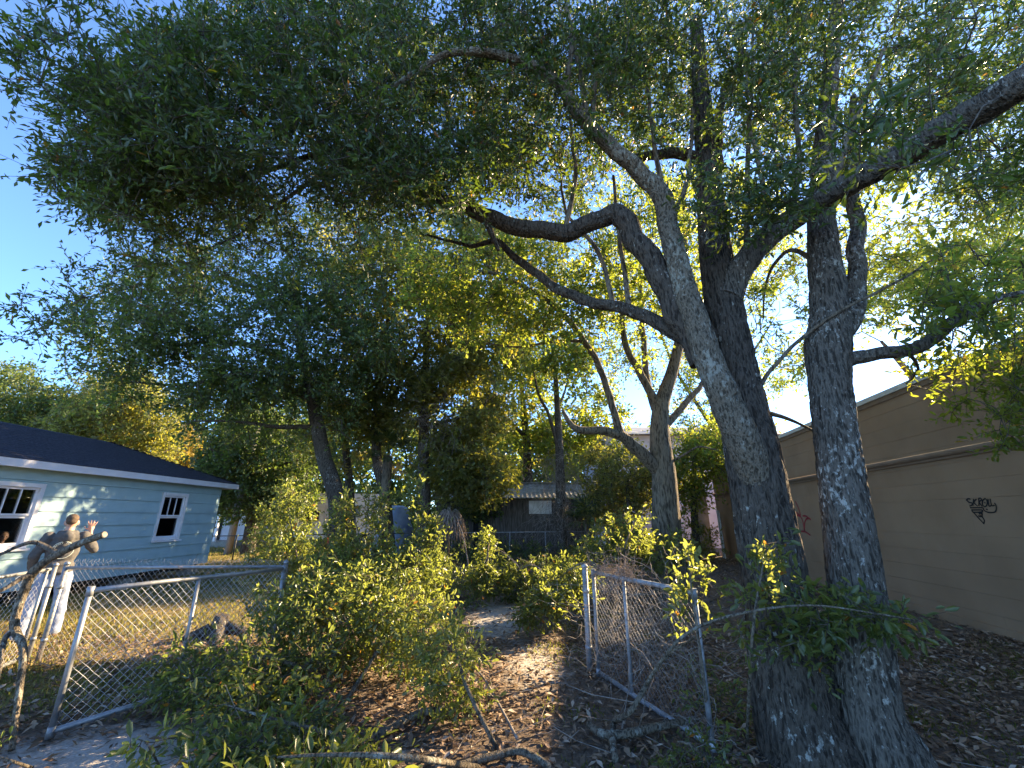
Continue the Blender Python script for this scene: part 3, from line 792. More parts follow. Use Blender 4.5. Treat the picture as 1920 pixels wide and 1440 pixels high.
# conduit box and lamp on the far end
MB().box(-0.10, -0.004, 17.6, 17.75, 2.55, 2.72).build('junction_box', 'brown_trim', brown)
MB().tube([(-0.03, 17.75, 2.62), (-0.03, 19.2, 2.62)], 0.018, 6).build('conduit', 'brown_trim', brown)
# weathered white door near the far end
dr = thing('old_door', 'weathered white plank door leaning at the far end of the brown wall', 'door', WO + WU * 19.45 - WN * 0.28, -WA - 0.10)
for k in range(3):
    MB().box(-0.02, 0.02, -0.24 + k * 0.16, -0.085 + k * 0.16, 0.05, 2.02).build('plank', 'peeling', dr)
for zc_ in (0.4, 1.6): MB().box(0.021, 0.05, -0.23, 0.23, zc_, zc_ + 0.12).build('brace', 'old_wood', dr)
cc = WO + WU * 21.2 - WN * 0.55
cp = thing('concrete_pillar', 'stained grey concrete pillar beyond the white plank door', 'pillar', cc, -WA)
MB().box(-0.26, 0.26, -0.26, 0.26, -0.1, 3.15).build('shaft', 'concrete', cp); MB().box(-0.30, 0.30, -0.30, 0.30, 3.151, 3.26).build('cap', 'concrete', cp)

# ------------------------------------------------------------------ fences and gates
def chain_link(name, a, b, z0, z1, parent, s=0.075, mat='wire', r=0.0017, over=0.0, bulge=0.012):
    a = np.array(a[:2]); b = np.array(b[:2]); L0 = np.linalg.norm(b - a); u = (b - a) / L0; nn = np.array([-u[1], u[0]])
    w = s * 0.5; nw = int(L0 / w); nk = int((z1 + over - z0) / w)
    i = np.arange(nw)[:, None]; k = np.arange(nk + 1)[None, :]
    x = (i + ((k + i) % 2)) * w; zv = z0 + k * w + 0 * i
    off = bulge * np.sin(x * 3.1) * np.sin(zv * 3.7) + np.where((k + i) % 2 == 0, 0.002, -0.002)
    P3 = np.stack([a[0] + u[0] * x + nn[0] * off, a[1] + u[1] * x + nn[1] * off, zv + rng.normal(0, 0.0015, x.shape)], axis=-1)
    A = P3[:, :-1].reshape(-1, 3); B = P3[:, 1:].reshape(-1, 3)
    o = segs_mesh(name, A, B, r, r, mat, parent); o['kind'] = 'stuff'
    return o
def pipe(name, a, b, r, mat, parent, n=10):
    return MB().tube([a, b], r, n).build(name, mat, parent, True)
def gate(name, label, near, far, ztop_near, ztop_far, zb, brace_at, mat, wire, s=0.076, group=None, r=0.022):
    root = thing(name, label, 'gate', (far[0], far[1], 0), 0, group)
    N_ = Vector((near[0], near[1], 0)); F_ = Vector((far[0], far[1], 0))
    def at(f, z): q = N_.lerp(F_, f); return Vector((q.x, q.y, z))
    top = lambda f: ztop_near * (1 - f) + ztop_far * f
    pipe('upright', at(0, zb), at(0, top(0) + 0.02), r, mat, root); pipe('upright', at(1, zb), at(1, top(1) + 0.02), r, mat, root)
    MB().tube([at(0, top(0)), at(0.3, top(0.3) + 0.004), at(0.7, top(0.7) - 0.004), at(1, top(1))], r, 10).build('top_rail', mat, root, True)
    MB().tube([at(0, zb + 0.02), at(0.5, zb + 0.012), at(1, zb + 0.02)], r, 10).build('bottom_rail', mat, root, True)
    pipe('brace', at(brace_at, zb + 0.02), at(brace_at, top(brace_at)), r * 0.85, mat, root)
    for f, z in ((0, top(0)), (1, top(1)), (0, zb + 0.02), (1, zb + 0.02)):
        q = at(f, z); MB().tube([q + Vector((0, 0, -0.045)), q + Vector((0, 0, 0.035))], r * 1.22, 10).build('corner_fitting', mat, root, True)
    # tie wires
    A = []; B = []
    for k in range(1, 9):
        f = k / 9 + random.uniform(-0.02, 0.02)
        for zc, h in ((top(f), 1), (zb + 0.016, 1)):
            q = at(f, zc); c = [q + Vector((0.027 * math.cos(t), 0.027 * math.cos(t) * 0.5, 0.027 * math.sin(t))) for t in np.linspace(0, 2 * PI, 7)]
            for m_ in range(6): A.append(tuple(c[m_])); B.append(tuple(c[m_ + 1]))
    ties = segs_mesh('tie_wires', A, B, 0.0022, 0.0022, 'wire', root); ties['kind'] = 'stuff'
    chain_link('chain_link_mesh', at(0, 0), at(1, 0), zb + 0.03, min(ztop_near, ztop_far) - 0.015, root, s, wire)
    return root
LG_N, LG_F = (-3.70, 4.03), (-2.90, 5.76)
gate('chain_link_gate', 'open silver chain-link gate by the sandy drive and blue house', LG_N, LG_F, 1.09, 1.085, 0.045, 0.47, 'galv', 'wire', group='drive gates')
RG_N, RG_F = (1.52, 3.84), (0.97, 5.42)
gate('chain_link_gate', 'open chain-link gate tangled with dead vines in front of oak trunks', RG_N, RG_F, 1.10, 1.08, 0.035, 0.62, 'galv_old', 'wire_dull', s=0.07, group='drive gates')
def post(x, y, h, r, label, mat='galv', lean=(0, 0)):
    root = thing('fence_post', label, 'fence post', (x, y, 0), 0, 'galvanised fence posts')
    MB().tube([(0, 0, -0.2), (lean[0], lean[1], h)], r, 12).build('tube', mat, root)
    MB().tube([(lean[0], lean[1], h - 0.01), (lean[0], lean[1], h + 0.015), (lean[0], lean[1], h + 0.035)], [r * 1.2, r * 1.2, r * 0.35], 12).build('cap', mat, root)
    for z in (0.25, 0.85):
        MB().tube([(lean[0] * z / h, lean[1] * z / h, z - 0.02), (lean[0] * z / h, lean[1] * z / h, z + 0.02)], r * 1.22, 12).build('hinge_band', mat, root)
    return root
post(-2.99, 5.97, 1.13, 0.029, 'thick gate post at the hinge side of the left silver gate')
post(-6.02, 5.96, 1.10, 0.025, 'outer of the two close-set posts in front of the waving man')
post(-5.82, 5.90, 1.12, 0.028, 'inner of the two close-set posts in front of the waving man')
post(0.90, 5.60, 1.12, 0.034, 'gate post at the hinge side of the vine-tangled gate', 'galv_old')
fn = thing('chain_link_fence', 'chain-link fence run behind the left silver gate', 'fence', (-4.3, 5.92, 0))
pipe('top_rail', (-5.82, 5.90, 1.075), (-2.99, 5.97, 1.085), 0.021, 'galv', fn)
chain_link('chain_link_mesh', (-5.80, 5.93), (-3.02, 5.98), 0.03, 1.08, fn, 0.072, 'wire', over=0.07)
A = np.array([(-5.79 + 0.031 * k, 5.94, 1.14) for k in range(89)]); B = A + np.column_stack([rng.normal(0.012, 0.012, 89), rng.normal(0, 0.01, 89), rng.uniform(0.02, 0.05, 89)])
o = segs_mesh('wire_barbs', A, B, 0.002, 0.0016, 'wire', fn); o['kind'] = 'stuff'
wg = thing('walk_gate', 'narrow chain-link walk gate cut off at the left picture edge', 'gate', (-6.02, 5.9, 0))
pipe('top_rail', (-6.0, 5.88, 1.06), (-5.62, 4.65, 1.06), 0.02, 'galv', wg); pipe('bottom_rail', (-6.0, 5.88, 0.06), (-5.62, 4.65, 0.06), 0.02, 'galv', wg)
pipe('upright', (-5.62, 4.65, 0.05), (-5.62, 4.65, 1.08), 0.02, 'galv', wg); pipe('upright', (-5.99, 5.84, 0.05), (-5.99, 5.84, 1.08), 0.018, 'galv', wg)
chain_link('chain_link_mesh', (-5.98, 5.84), (-5.63, 4.66), 0.07, 1.05, wg, 0.075, 'wire')
# black fence beyond the house
bf = thing('black_fence', 'black chain-link fence on the lawn beyond the blue house', 'fence', (-9, 18.5, 0))
pipe('top_rail', (-15.5, 18.5, 0.92), (-4.6, 18.9, 1.06), 0.022, 'black_metal', bf)
for x in (-14.6, -11.6, -9.1, -6.4): pipe('post', (x, 18.52 + 0.035 * (x + 15.5), -0.1), (x, 18.52 + 0.035 * (x + 15.5), 0.95 + 0.012 * (x + 15.5)), 0.03, 'black_metal', bf)
chain_link('chain_link_mesh', (-15.4, 18.5), (-4.7, 18.9), 0.03, 0.95, bf, 0.11, 'black_metal', r=0.0025)
# old fence in front of the shed
of = thing('wire_fence', 'rusty thin-railed wire fence in front of the old shed', 'fence', (0.5, 19.3, 0))
pipe('top_rail', (-3.4, 19.2, 1.06), (3.9, 19.25, 1.13), 0.02, 'galv_old', of)
for x in (-2.6, -0.1, 1.45, 3.6): pipe('post', (x, 19.22, -0.1), (x, 19.22, 1.08 + 0.008 * x), 0.025, 'galv_old', of)
chain_link('chain_link_mesh', (-3.3, 19.2), (3.8, 19.25), 0.03, 1.05, of, 0.12, 'wire_dull', r=0.002)

# ------------------------------------------------------------------ the old shed
shed = thing('shed', 'weathered plank shed with a ribbed metal roof behind the brush', 'shed', (0.3, 20.2, 0))
SX0, SX1, SY = -3.5, 3.75, 20.0
x = SX0; k = 0
while x < SX1:
    w = random.uniform(0.22, 0.30); b = min(SX1, x + w)
    y = SY + random.uniform(-0.012, 0.012)
    h = 2.52 if not (-0.9 < x < -0.6) else 2.3
    if k not in (7,):
        MB().box(x + 0.006, b - 0.006, y, y + 0.03, random.uniform(-0.1, 0.02), h).build('plank', 'old_wood', shed, True)
    x = b; k += 1
mb = MB(); mb.box(SX0 + 0.02, SX1 - 0.02, SY + 0.06, SY + 0.10, 0, 2.5); mb.box(SX0 + 0.02, SX0 + 0.06, SY + 0.11, SY + 3.4, 0, 2.5); mb.box(SX1 - 0.06, SX1 - 0.02, SY + 0.11, SY + 3.4, 0, 2.5)
mb.build('wall', 'dark_room', shed, True)
MB().box(0.78, 1.82, SY - 0.06, SY - 0.015, 1.86, 2.50).build('window_board', 'white_board', shed, True)
# roof sheets
x = SX0 - 0.2; k = 0
while x < SX1 + 0.2:
    b = min(x + 0.62, SX1 + 0.25); mb = MB()
    z0 = 2.56 + random.uniform(-0.012, 0.012); y0 = SY - 0.35 + random.uniform(-0.04, 0.04); y1 = SY + 1.75; z1 = 3.32
    n_ = 9; vs = []; fs = []
    for i in range(n_ + 1):
        xx = x + (b - x) * i / n_; rib = 0.028 if i % 3 == 0 else 0.0
        vs += [(xx, y0, z0 + rib + 0.004 * (k % 2)), (xx, y1, z1 + rib + 0.004 * (k % 2))]
    for i in range(n_): fs.append((2 * i, 2 * i + 2, 2 * i + 3, 2 * i + 1))
    for i in range(n_ + 1): vs.append((vs[2 * i][0], vs[2 * i][1], vs[2 * i][2] - 0.03))
    for i in range(n_): fs.append((2 * n_ + 2 + i, 2 * n_ + 3 + i, 2 * i + 2, 2 * i))
    mb.add(vs, fs); mb.build('roof_sheet', 'tin', shed, True)
    x = b + 0.004; k += 1
MB().box(SX0 - 0.25, SX1 + 0.3, SY + 1.66, SY + 1.84, 3.36, 3.40).build('ridge_cap', 'tin', shed, True)
MB().box(SX0 - 0.2, SX1 + 0.2, SY + 1.80, SY + 3.6, 3.2, 3.3).build('roof_back', 'tin', shed, True)
MB().box(SX0 - 0.1, SX1 + 0.1, SY - 0.12, SY - 0.07, 2.44, 2.53).build('eave_board', 'old_wood', shed, True)

# ------------------------------------------------------------------ pale building behind, upstairs air conditioner
pb = thing('pale_building', 'pale two-storey sided building half hidden behind leaves', 'building', (10, 28, 0))
k = 0; z = 0.0
while z < 6.6:
    MB().box(5.6, 17, 26.0 + 0.0015 * (k % 2), 26.08, z, z + 0.235).build('siding_board', 'pale_siding', pb, True); z += 0.24; k += 1
mb = MB(); mb.box(5.62, 17, 26.10, 33, 0, 6.6); mb.build('wall', 'pale_siding', pb, True)
mb = MB(); mb.add([(4.9, 25.4, 6.62), (17.5, 25.4, 6.62), (17.5, 33.6, 6.62), (4.9, 33.6, 6.62), (8.5, 29.5, 7.9), (17.5, 29.5, 7.9)], [(0, 1, 5, 4), (2, 3, 4, 5), (3, 0, 4), (1, 2, 5), (3, 2, 1, 0)])
mb.build('roof', 'tin', pb, True)
wn_ = MB().box(9.2, 10.4, 25.95, 25.995, 3.6, 5.2).build('window', 'white_trim', pb, True)
MB().box(9.3, 10.3, 25.93, 25.948, 3.7, 5.1).build('pane', 'eye', wn_)
MB().box(4.7, 6.6, 24.9, 25.9, 5.15, 5.25).build('awning', 'black_metal', pb, True)
for k in range(5):
    MB().box(5.75 + k * 0.26, 6.0 + k * 0.26, 25.90 - 0.004 * (k % 2), 25.94, 0.2, 4.1).build('plank', 'old_wood', pb, True)
mb = MB(); mb.hexa([(4.3, 25.5, 2.6), (4.5, 25.5, 2.6), (4.5, 25.6, 2.6), (4.3, 25.6, 2.6)], [(5.9, 25.5, 4.7), (6.1, 25.5, 4.7), (6.1, 25.6, 4.7), (5.9, 25.6, 4.7)]); mb.build('stair_stringer', 'old_wood', pb, True)
acp = P(1126, 848, 25.2)
ac = thing('air_conditioner', 'small grey window air conditioner high on the pale building', 'air conditioner', (acp.x, 25.2, acp.z - 0.3))
MB().box(-0.30, 0.30, 0, 0.6, 0, 0.58).build('case', 'galv_old', ac)
for k in range(7): MB().box(-0.27, 0.27, -0.02, -0.002, 0.05 + k * 0.072, 0.09 + k * 0.072).build('grille_slat', 'white_trim', ac)
MB().box(-0.06, 0.9, 0.2, 0.4, -0.12, -0.01).build('bracket', 'old_wood', ac)

# ------------------------------------------------------------------ far things between the trunks
fh = thing('far_house', 'sunlit cream house far behind the blue house', 'house', (-24, 46, 0), 0.42)
MB().box(-5, 5, -4, 4, 0, 3.0).build('wall', 'cream', fh)
mb = MB(); mb.add([(-5.5, -4.5, 3.0), (5.5, -4.5, 3.0), (5.5, 4.5, 3.0), (-5.5, 4.5, 3.0), (-5.5, 0, 4.9), (5.5, 0, 4.9)], [(0, 1, 5, 4), (2, 3, 4, 5), (3, 0, 4), (1, 2, 5), (3, 2, 1, 0)]); mb.build('roof', 'shingle', fh)
for y in (-2.2, 1.4):
    w_ = MB().box(5.003, 5.05, y, y + 1.1, 0.9, 2.2).build('window', 'white_trim', fh); MB().box(5.052, 5.06, y + 0.1, y + 1.0, 1.0, 2.1).build('pane', 'dark_room', w_)
w_ = MB().box(-2.0, -0.8, -4.05, -4.003, 0.9, 2.2).build('window', 'white_trim', fh); MB().box(-1.9, -0.9, -4.06, -4.052, 1.0, 2.1).build('pane', 'dark_room', w_)
# porch of the next house, seen past the corner of the blue one
ph = thing('porch', 'grey-green porch with a white post past the blue house corner', 'porch', (-19.5, 27, 0))
MB().box(-3, 2.6, 0.9, 4, 0, 2.7).build('wall', 'pale_siding', ph); MB().box(-3.2, 2.9, -0.6, 0.89, 2.5, 2.66).build('porch_roof', 'fascia', ph)
for x in (-1.2, 1.6): MB().box(x, x + 0.14, -0.5, -0.36, 0, 2.499).build('porch_post', 'white_trim', ph)
MB().box(-3, 2.6, -0.55, 0.89, 0.0, 0.35).build('porch_floor', 'concrete', ph)
MB().box(0.2, 1.1, 0.85, 0.899, 0.36, 2.3).build('door', 'dark_room', ph)
up_ = G(432, 1030); 
pl = thing('utility_pole', 'leaning grey utility pole right of the blue house corner', 'pole', (P(430, 1020, 21.5).x, 21.5, 0))
MB().tube([(0, 0, -0.2), (0.12, 0, 3.2), (0.3, 0.1, 7.0)], [0.17, 0.155, 0.13], 12).build('shaft', 'pole', pl)
MB().tube([(0.02, -0.19, 2.0), (0.05, -0.19, 2.4)], 0.05, 8).build('meter', 'galv_old', pl)
# motorhome
mh = thing('motorhome', 'white motorhome with black ladder parked behind the tree trunks', 'motorhome', (P(600, 1000, 27).x, 27, 0), 0.25)
mb = MB()
prof = [(-1.1, 0.5), (3.6, 0.5), (3.6, 3.1), (-1.5, 3.1), (-1.9, 2.9), (-1.9, 2.2), (-1.2, 2.1), (-1.3, 1.4), (-2.4, 1.15), (-2.4, 0.5)]
vs = [(a, -1.1, b) for a, b in prof] + [(a, 1.1, b) for a, b in prof]; n_ = len(prof)
mb.add(vs, [tuple(range(n_)), tuple(reversed(range(n_, 2 * n_)))] + [(i, i + n_, (i + 1) % n_ + n_, (i + 1) % n_) for i in range(n_)])
mb.build('body', 'white_paint', mh)
for (a, b, c, d) in ((-0.9, 0.0, 1.5, 2.1), (1.0, 2.3, 1.7, 2.4)): MB().box(a, b, -1.13, -1.104, c, d).build('window', 'eye', mh)
MB().box(0.25, 0.85, -1.13, -1.104, 0.6, 2.4).build('door', 'fascia', mh)
mb = MB()
for x in (2.7, 3.05): mb.box(x, x + 0.04, -1.2, -1.16, 0.7, 2.9)
for z in np.arange(0.9, 2.9, 0.3): mb.box(2.741, 3.049, -1.195, -1.165, z, z + 0.03)
mb.build('ladder', 'black_metal', mh)
for x in (-1.6, 2.6):
    w_ = MB().tube([(x, -1.12, 0.38), (x, -0.85, 0.38)], 0.38, 18).build('wheel', 'tyre', mh); MB().tube([(x, -1.14, 0.38), (x, -1.121, 0.38)], 0.2, 14).build('rim', 'galv', w_)
tr_ = thing('utility_trailer', 'low red trailer beside the white motorhome', 'trailer', (P(640, 1010, 23).x, 23, 0), 0.2)
MB().box(-0.7, 0.7, -0.5, 0.5, 0.42, 0.5).build('bed', 'red', tr_)
for s in (-1, 1): MB().box(-0.7, 0.7, s * 0.5 - 0.02, s * 0.5 + 0.02, 0.501, 0.66).build('rail', 'red', tr_)
for s in (-1, 1): MB().tube([(0, s * 0.54, 0.24), (0, s * 0.64, 0.24)], 0.24, 14).build('wheel', 'tyre', tr_)
bk = thing('bucket', 'orange bucket standing on the low red trailer', 'bucket', (P(640, 1010, 23).x - 0.45, 22.8, 0.502))
MB().tube([(0, 0, 0), (0, 0, 0.42)], [0.17, 0.22], 14).build('shell', 'orange', bk); MB().tube([(-0.21, 0, 0.42), (-0.12, 0, 0.58), (0.12, 0, 0.58), (0.21, 0, 0.42)], 0.012, 6).build('handle', 'black_metal', bk)
tc_ = P(742, 965, 21)
tp_ = thing('tarp_stack', 'pale blue tarp draped over a tall stack behind the palm', 'tarp', (tc_.x, 21, 0))
mb = MB(); vs = []; fs = []
for j in range(9):
    for i in range(16):
        th = 2 * PI * i / 16; h = 2.25 * (1 - (j / 8) ** 1.6 * 0.97); rr = (0.3 + 0.75 * (j / 8) ** 0.7) * (1 + 0.10 * math.sin(5 * th + j) + 0.06 * math.sin(9 * th))
        vs.append((rr * math.cos(th), rr * math.sin(th) * 0.9, h))
for j in range(8):
    for i in range(16): fs.append((j * 16 + i, (j + 1) * 16 + i, (j + 1) * 16 + (i + 1) % 16, j * 16 + (i + 1) % 16))
fs.append(tuple(range(16)))
mb.add(vs, fs, True); mb.build('sheet', 'tarp', tp_)

LIT += [(P(540, 960, 6.8), 2.0), (P(520, 1020, 6.8), 1.6), (P(690, 975, 6.5), 1.5), (P(780, 965, 6.4), 1.4), (P(650, 1050, 6.2), 1.3), (P(760, 1080, 5.6), 1.1),
        (G(300, 1180), 1.9), (G(235, 1205), 1.9), (G(380, 1170), 1.9), (G(200, 1300), 1.9), (G(120, 1330), 1.2), (G(290, 1290), 1.9), (G(400, 1260), 1.9), (G(60, 1240), 1.3), (G(150, 1180), 1.9), (G(420, 1220), 1.2),
        (G(850, 1375), 0.75), (G(830, 1200), 0.8), (G(900, 1190), 0.7), (Vector((-6.98, 6.95, 1.5)), 1.0), (Vector((-6.98, 6.95, 0.6)), 0.8),
        (Vector((-9.95, 9.75, 2.15)), 0.5), (Vector((-9.95, 9.5, 1.6)), 0.55), (Vector((-9.95, 8.7, 0.9)), 0.5), (Vector((-9.95, 10.6, 2.3)), 0.35), (Vector((-9.95, 13.9, 0.9)), 0.3), (Vector((-9.6, 9.0, 2.75)), 0.4),
        (G(470, 1040), 1.6), (G(560, 1045), 1.2), (P(1090, 1060, 7.4), 0.6), (P(1050, 1100, 7.2), 0.5), (P(915, 1050, 9.3), 0.6), (P(1292, 1080, 3.75), 0.7), (P(1432, 1060, 3.3), 0.7), (P(1165, 1010, 8.8), 0.6), (P(1700, 745, 5.3), 1.0), (P(1800, 705, 5.3), 0.9), (P(1640, 800, 5.3), 0.6)]
SHADE = [Vector((random.uniform(-2.9, -1.0), random.uniform(3.1, 4.6), random.uniform(0.1, 0.5))) for _ in range(95)]     # brush spots; sprays are added up their sun rays to shade them
SHADE = [q + to_sun * random.uniform(12.5, 18.0) for q in SHADE]

# ------------------------------------------------------------------ the two big oaks
def pl_(pts): return [P(a, b, c) for a, b, c in pts]
lt = [Vector((2.20, 3.74, -0.15)), Vector((2.185, 3.75, 0.05)), Vector((2.15, 3.78, 0.35))] + pl_([(1462, 1150, 3.85), (1437, 1000, 3.9), (1412, 860, 3.95), (1384, 720, 4.05), (1358, 580, 4.12), (1340, 460, 4.2), (1328, 320, 4.3), (1315, 180, 4.4), (1305, 40, 4.5)])
lt_r = [0.40, 0.335, 0.275, 0.25, 0.245, 0.23, 0.205, 0.19, 0.165, 0.14, 0.11, 0.08]
limbs = [
    # pale stem leaving low on the left side
    (pl_([(1418, 900, 3.85), (1388, 815, 3.74), (1345, 715, 3.70), (1308, 610, 3.74), (1275, 510, 3.8), (1254, 430, 3.85), (1243, 372, 3.85), (1200, 322, 3.8), (1130, 262, 3.7), (1085, 210, 3.6), (1040, 152, 3.5), (985, 118, 3.4), (900, 98, 3.3), (830, 105, 3.2), (740, 160, 3.2)]),
     [0.15, 0.145, 0.13, 0.118, 0.110, 0.105, 0.105, 0.088, 0.08, 0.072, 0.06, 0.052, 0.042, 0.03, 0.015], 'bark_pale'),
    # elbowed limb reaching far to the left
    (pl_([(1318, 680, 3.85), (1278, 600, 3.9), (1240, 525, 3.95), (1195, 452, 4.0), (1160, 404, 4.05), (1130, 410, 4.1), (1060, 434, 4.2), (985, 428, 4.3), (905, 402, 4.35), (830, 374, 4.4), (760, 345, 4.4), (705, 305, 4.4), (660, 275, 4.4), (590, 290, 4.4), (500, 320, 4.4), (400, 345, 4.3)]),
     [0.12, 0.125, 0.12, 0.118, 0.115, 0.10, 0.10, 0.098, 0.09, 0.08, 0.068, 0.058, 0.05, 0.038, 0.025, 0.012], 'bark_dark'),
    (pl_([(700, 306, 4.4), (660, 318, 4.45), (600, 328, 4.5), (556, 360, 4.55), (500, 398, 4.6), (440, 445, 4.7), (350, 480, 4.7)]), [0.045, 0.036, 0.03, 0.026, 0.02, 0.014, 0.007], 'bark_dark'),
    (pl_([(905, 402, 4.35), (925, 440, 4.4), (935, 470, 4.45)]), [0.05, 0.035, 0.02], 'bark_dark'),
    # middle limb
    (pl_([(1292, 638, 3.95), (1240, 608, 4.1), (1180, 582, 4.3), (1115, 567, 4.45), (1060, 550, 4.6), (1010, 515, 4.7), (965, 482, 4.8), (930, 452, 4.85), (880, 460, 4.9), (800, 440, 5.0)]), [0.08, 0.072, 0.066, 0.062, 0.058, 0.052, 0.046, 0.036, 0.022, 0.008], 'bark_dark'),
    # heavy limb to the right, towards the viewer
    (pl_([(1362, 560, 4.08), (1400, 486, 4.0), (1450, 438, 3.9), (1505, 398, 3.7), (1580, 352, 3.3), (1680, 297, 2.9), (1800, 226, 2.5), (1940, 140, 2.1), (2150, 20, 1.8)]), [0.16, 0.13, 0.118, 0.112, 0.108, 0.108, 0.108, 0.108, 0.10], 'bark_grey'),
    (pl_([(1325, 300, 4.3), (1280, 288, 4.3), (1215, 292, 4.3), (1160, 300, 4.3)]), [0.08, 0.07, 0.055, 0.03], 'bark_dark'),
    (pl_([(1332, 420, 4.2), (1345, 300, 4.3), (1352, 200, 4.4), (1395, 90, 4.4)]), [0.07, 0.06, 0.05, 0.03], 'bark_dark'),
]
for a in ([(1100, 225, 3.6), (1085, 120, 3.6), (1060, 10, 3.6)], [(1110, 232, 3.65), (1118, 110, 3.65), (1112, -30, 3.7)], [(1060, 180, 3.55), (1075, 60, 3.5)],
          [(1400, 470, 4.0), (1402, 300, 4.1), (1410, 150, 4.2), (1412, 20, 4.2)], [(1435, 445, 3.9), (1428, 330, 3.95), (1405, 235, 4.0), (1398, 100, 4.0)],
          [(1245, 380, 3.86), (1230, 290, 3.9), (1215, 180, 3.95), (1200, 60, 4.0)], [(1255, 420, 3.9), (1290, 330, 4.0), (1300, 200, 4.1)], [(1060, 430, 4.2), (1078, 330, 4.2), (1068, 220, 4.2)],
          [(1480, 415, 3.75), (1500, 300, 3.7), (1490, 160, 3.7), (1500, 10, 3.7)], [(1560, 360, 3.4), (1600, 230, 3.4), (1660, 90, 3.3)], [(1180, 580, 4.3), (1165, 470, 4.5), (1150, 330, 4.6)],
          [(1150, 572, 4.4), (1120, 470, 4.6), (1060, 390, 4.8), (1050, 280, 5)]):
    limbs.append((pl_(a), [0.034, 0.028, 0.02, 0.012][:len(a)], 'bark_brown'))
at = []
for e in ((370, 200, 210, 150, 3.7, 6.4, 420), (130, 110, 130, 110, 3.5, 4.3, 40), (230, 260, 120, 110, 3.8, 5.6, 150), (210, 340, 120, 75, 3.9, 5.6, 110), (330, 375, 170, 85, 4.2, 6.5, 250),
          (560, 170, 250, 230, 4.0, 8.0, 900), (800, 170, 250, 220, 4.4, 9.0, 900), (600, 400, 180, 80, 5.0, 8.5, 150), (1050, 140, 260, 190, 4.4, 9.5, 820),
          (830, 330, 130, 70, 4.2, 6.0, 130), (1310, 110, 230, 180, 4.5, 9.5, 720), (1400, 360, 120, 80, 3.6, 5.0, 100), (1600, 150, 240, 200, 4.0, 9.0, 640), (1860, 190, 150, 210, 3.3, 8.0, 380), (1700, 270, 150, 70, 2.6, 3.4, 12),
          (960, -220, 900, 190, 4.2, 8.5, 420), (1020, 290, 130, 90, 5, 8, 120), (260, 540, 190, 60, 5.2, 6.6, 40), (60, 600, 60, 40, 4.6, 5.2, 9), (400, 470, 200, 50, 5.5, 8, 70)):
    at += ell(*e)
at = [p for p in clumpy(at, 0.8, 0.66, 2.0) if p.z > 3.0]
make_tree('oak_tree', 'big dark-trunked oak with an elbowed limb, left of the twin trunks', (2.2, 3.74, 0), (lt, lt_r), limbs, at, 'leaf_oak', 'bark_dark', group='twin oaks by the gate',
          sides=104, limb_sides=44, bumps=0.03, bump_f=4.0, sub=22, furrow=0.020, spray=dict(twigs=4, leaves=12, tlen=0.36, llen=0.080, lw=0.35, vhi=0.96, near=5.6), growk=dict(step=0.4, k_r=0.008, r_max=0.03))

rt = [Vector((2.68, 3.66, -0.15)), Vector((2.67, 3.66, 0.05)), Vector((2.62, 3.68, 0.35))] + pl_([(1614, 1180, 3.72), (1592, 1000, 3.78), (1570, 840, 3.85), (1556, 720, 3.9), (1552, 650, 3.95), (1556, 590, 3.95), (1545, 480, 4.0), (1540, 380, 4.05), (1548, 250, 4.1), (1560, 110, 4.2), (1575, -60, 4.3)])
rt_r = [0.33, 0.285, 0.225, 0.19, 0.18, 0.172, 0.172, 0.20, 0.175, 0.15, 0.125, 0.11, 0.09, 0.06]
limbs = [
    (pl_([(1560, 640, 3.95), (1598, 590, 3.97), (1607, 520, 4.0), (1605, 420, 4.05), (1596, 320, 4.1), (1600, 180, 4.2)]), [0.11, 0.10, 0.085, 0.075, 0.06, 0.03], 'bark_grey'),
    (pl_([(1552, 690, 3.95), (1600, 672, 3.85), (1650, 664, 3.75), (1705, 655, 3.65), (1760, 626, 3.6), (1805, 585, 3.55), (1870, 560, 3.5), (1990, 540, 3.4)]), [0.10, 0.066, 0.058, 0.056, 0.052, 0.042, 0.030, 0.014], 'bark_grey'),
    (pl_([(1420, 735, 4.05), (1450, 690, 4.0), (1510, 630, 3.9), (1570, 588, 3.75), (1650, 545, 3.7), (1720, 505, 3.7), (1800, 455, 3.7)]), [0.022, 0.02, 0.018, 0.016, 0.014, 0.011, 0.006], 'bark_brown'),
    (pl_([(1405, 770, 3.95), (1440, 775, 4.1), (1490, 790, 4.4), (1530, 810, 4.7)]), [0.035, 0.026, 0.018, 0.01], 'bark_brown'),
    (pl_([(1545, 500, 4.0), (1480, 470, 4.5), (1440, 520, 5.2), (1430, 600, 5.6)]), [0.03, 0.026, 0.018, 0.009], 'bark_brown'),
    (pl_([(1700, 656, 3.66), (1720, 690, 4.2), (1700, 720, 4.9)]), [0.02, 0.014, 0.008], 'bark_brown'),
]
at = []
for e in ((1720, 390, 190, 110, 4.6, 9.0, 130), (1840, 560, 120, 110, 3.6, 8.0, 190), (1800, 600, 80, 50, 3.4, 4.2, 34), (1900, 740, 40, 110, 4.4, 5.2, 40), (1470, 560, 70, 110, 5.5, 9, 70),
          (1660, 520, 90, 90, 5, 8.5, 70), (2040, 500, 130, 300, 4, 8, 160), (1600, 250, 160, 120, 5, 8, 90), (1880, 380, 80, 120, 5, 8, 70)):
    at += ell(*e)
at = clumpy(at, 0.8, 0.6, 5.0)
for e in ((1700, 745, 120, 42, 4.9, 5.7, 46), (1800, 700, 90, 40, 4.9, 5.7, 26), (1640, 800, 50, 40, 5, 5.6, 12)): at += ell(*e)
at = [p for p in at if p.z > 2.2]
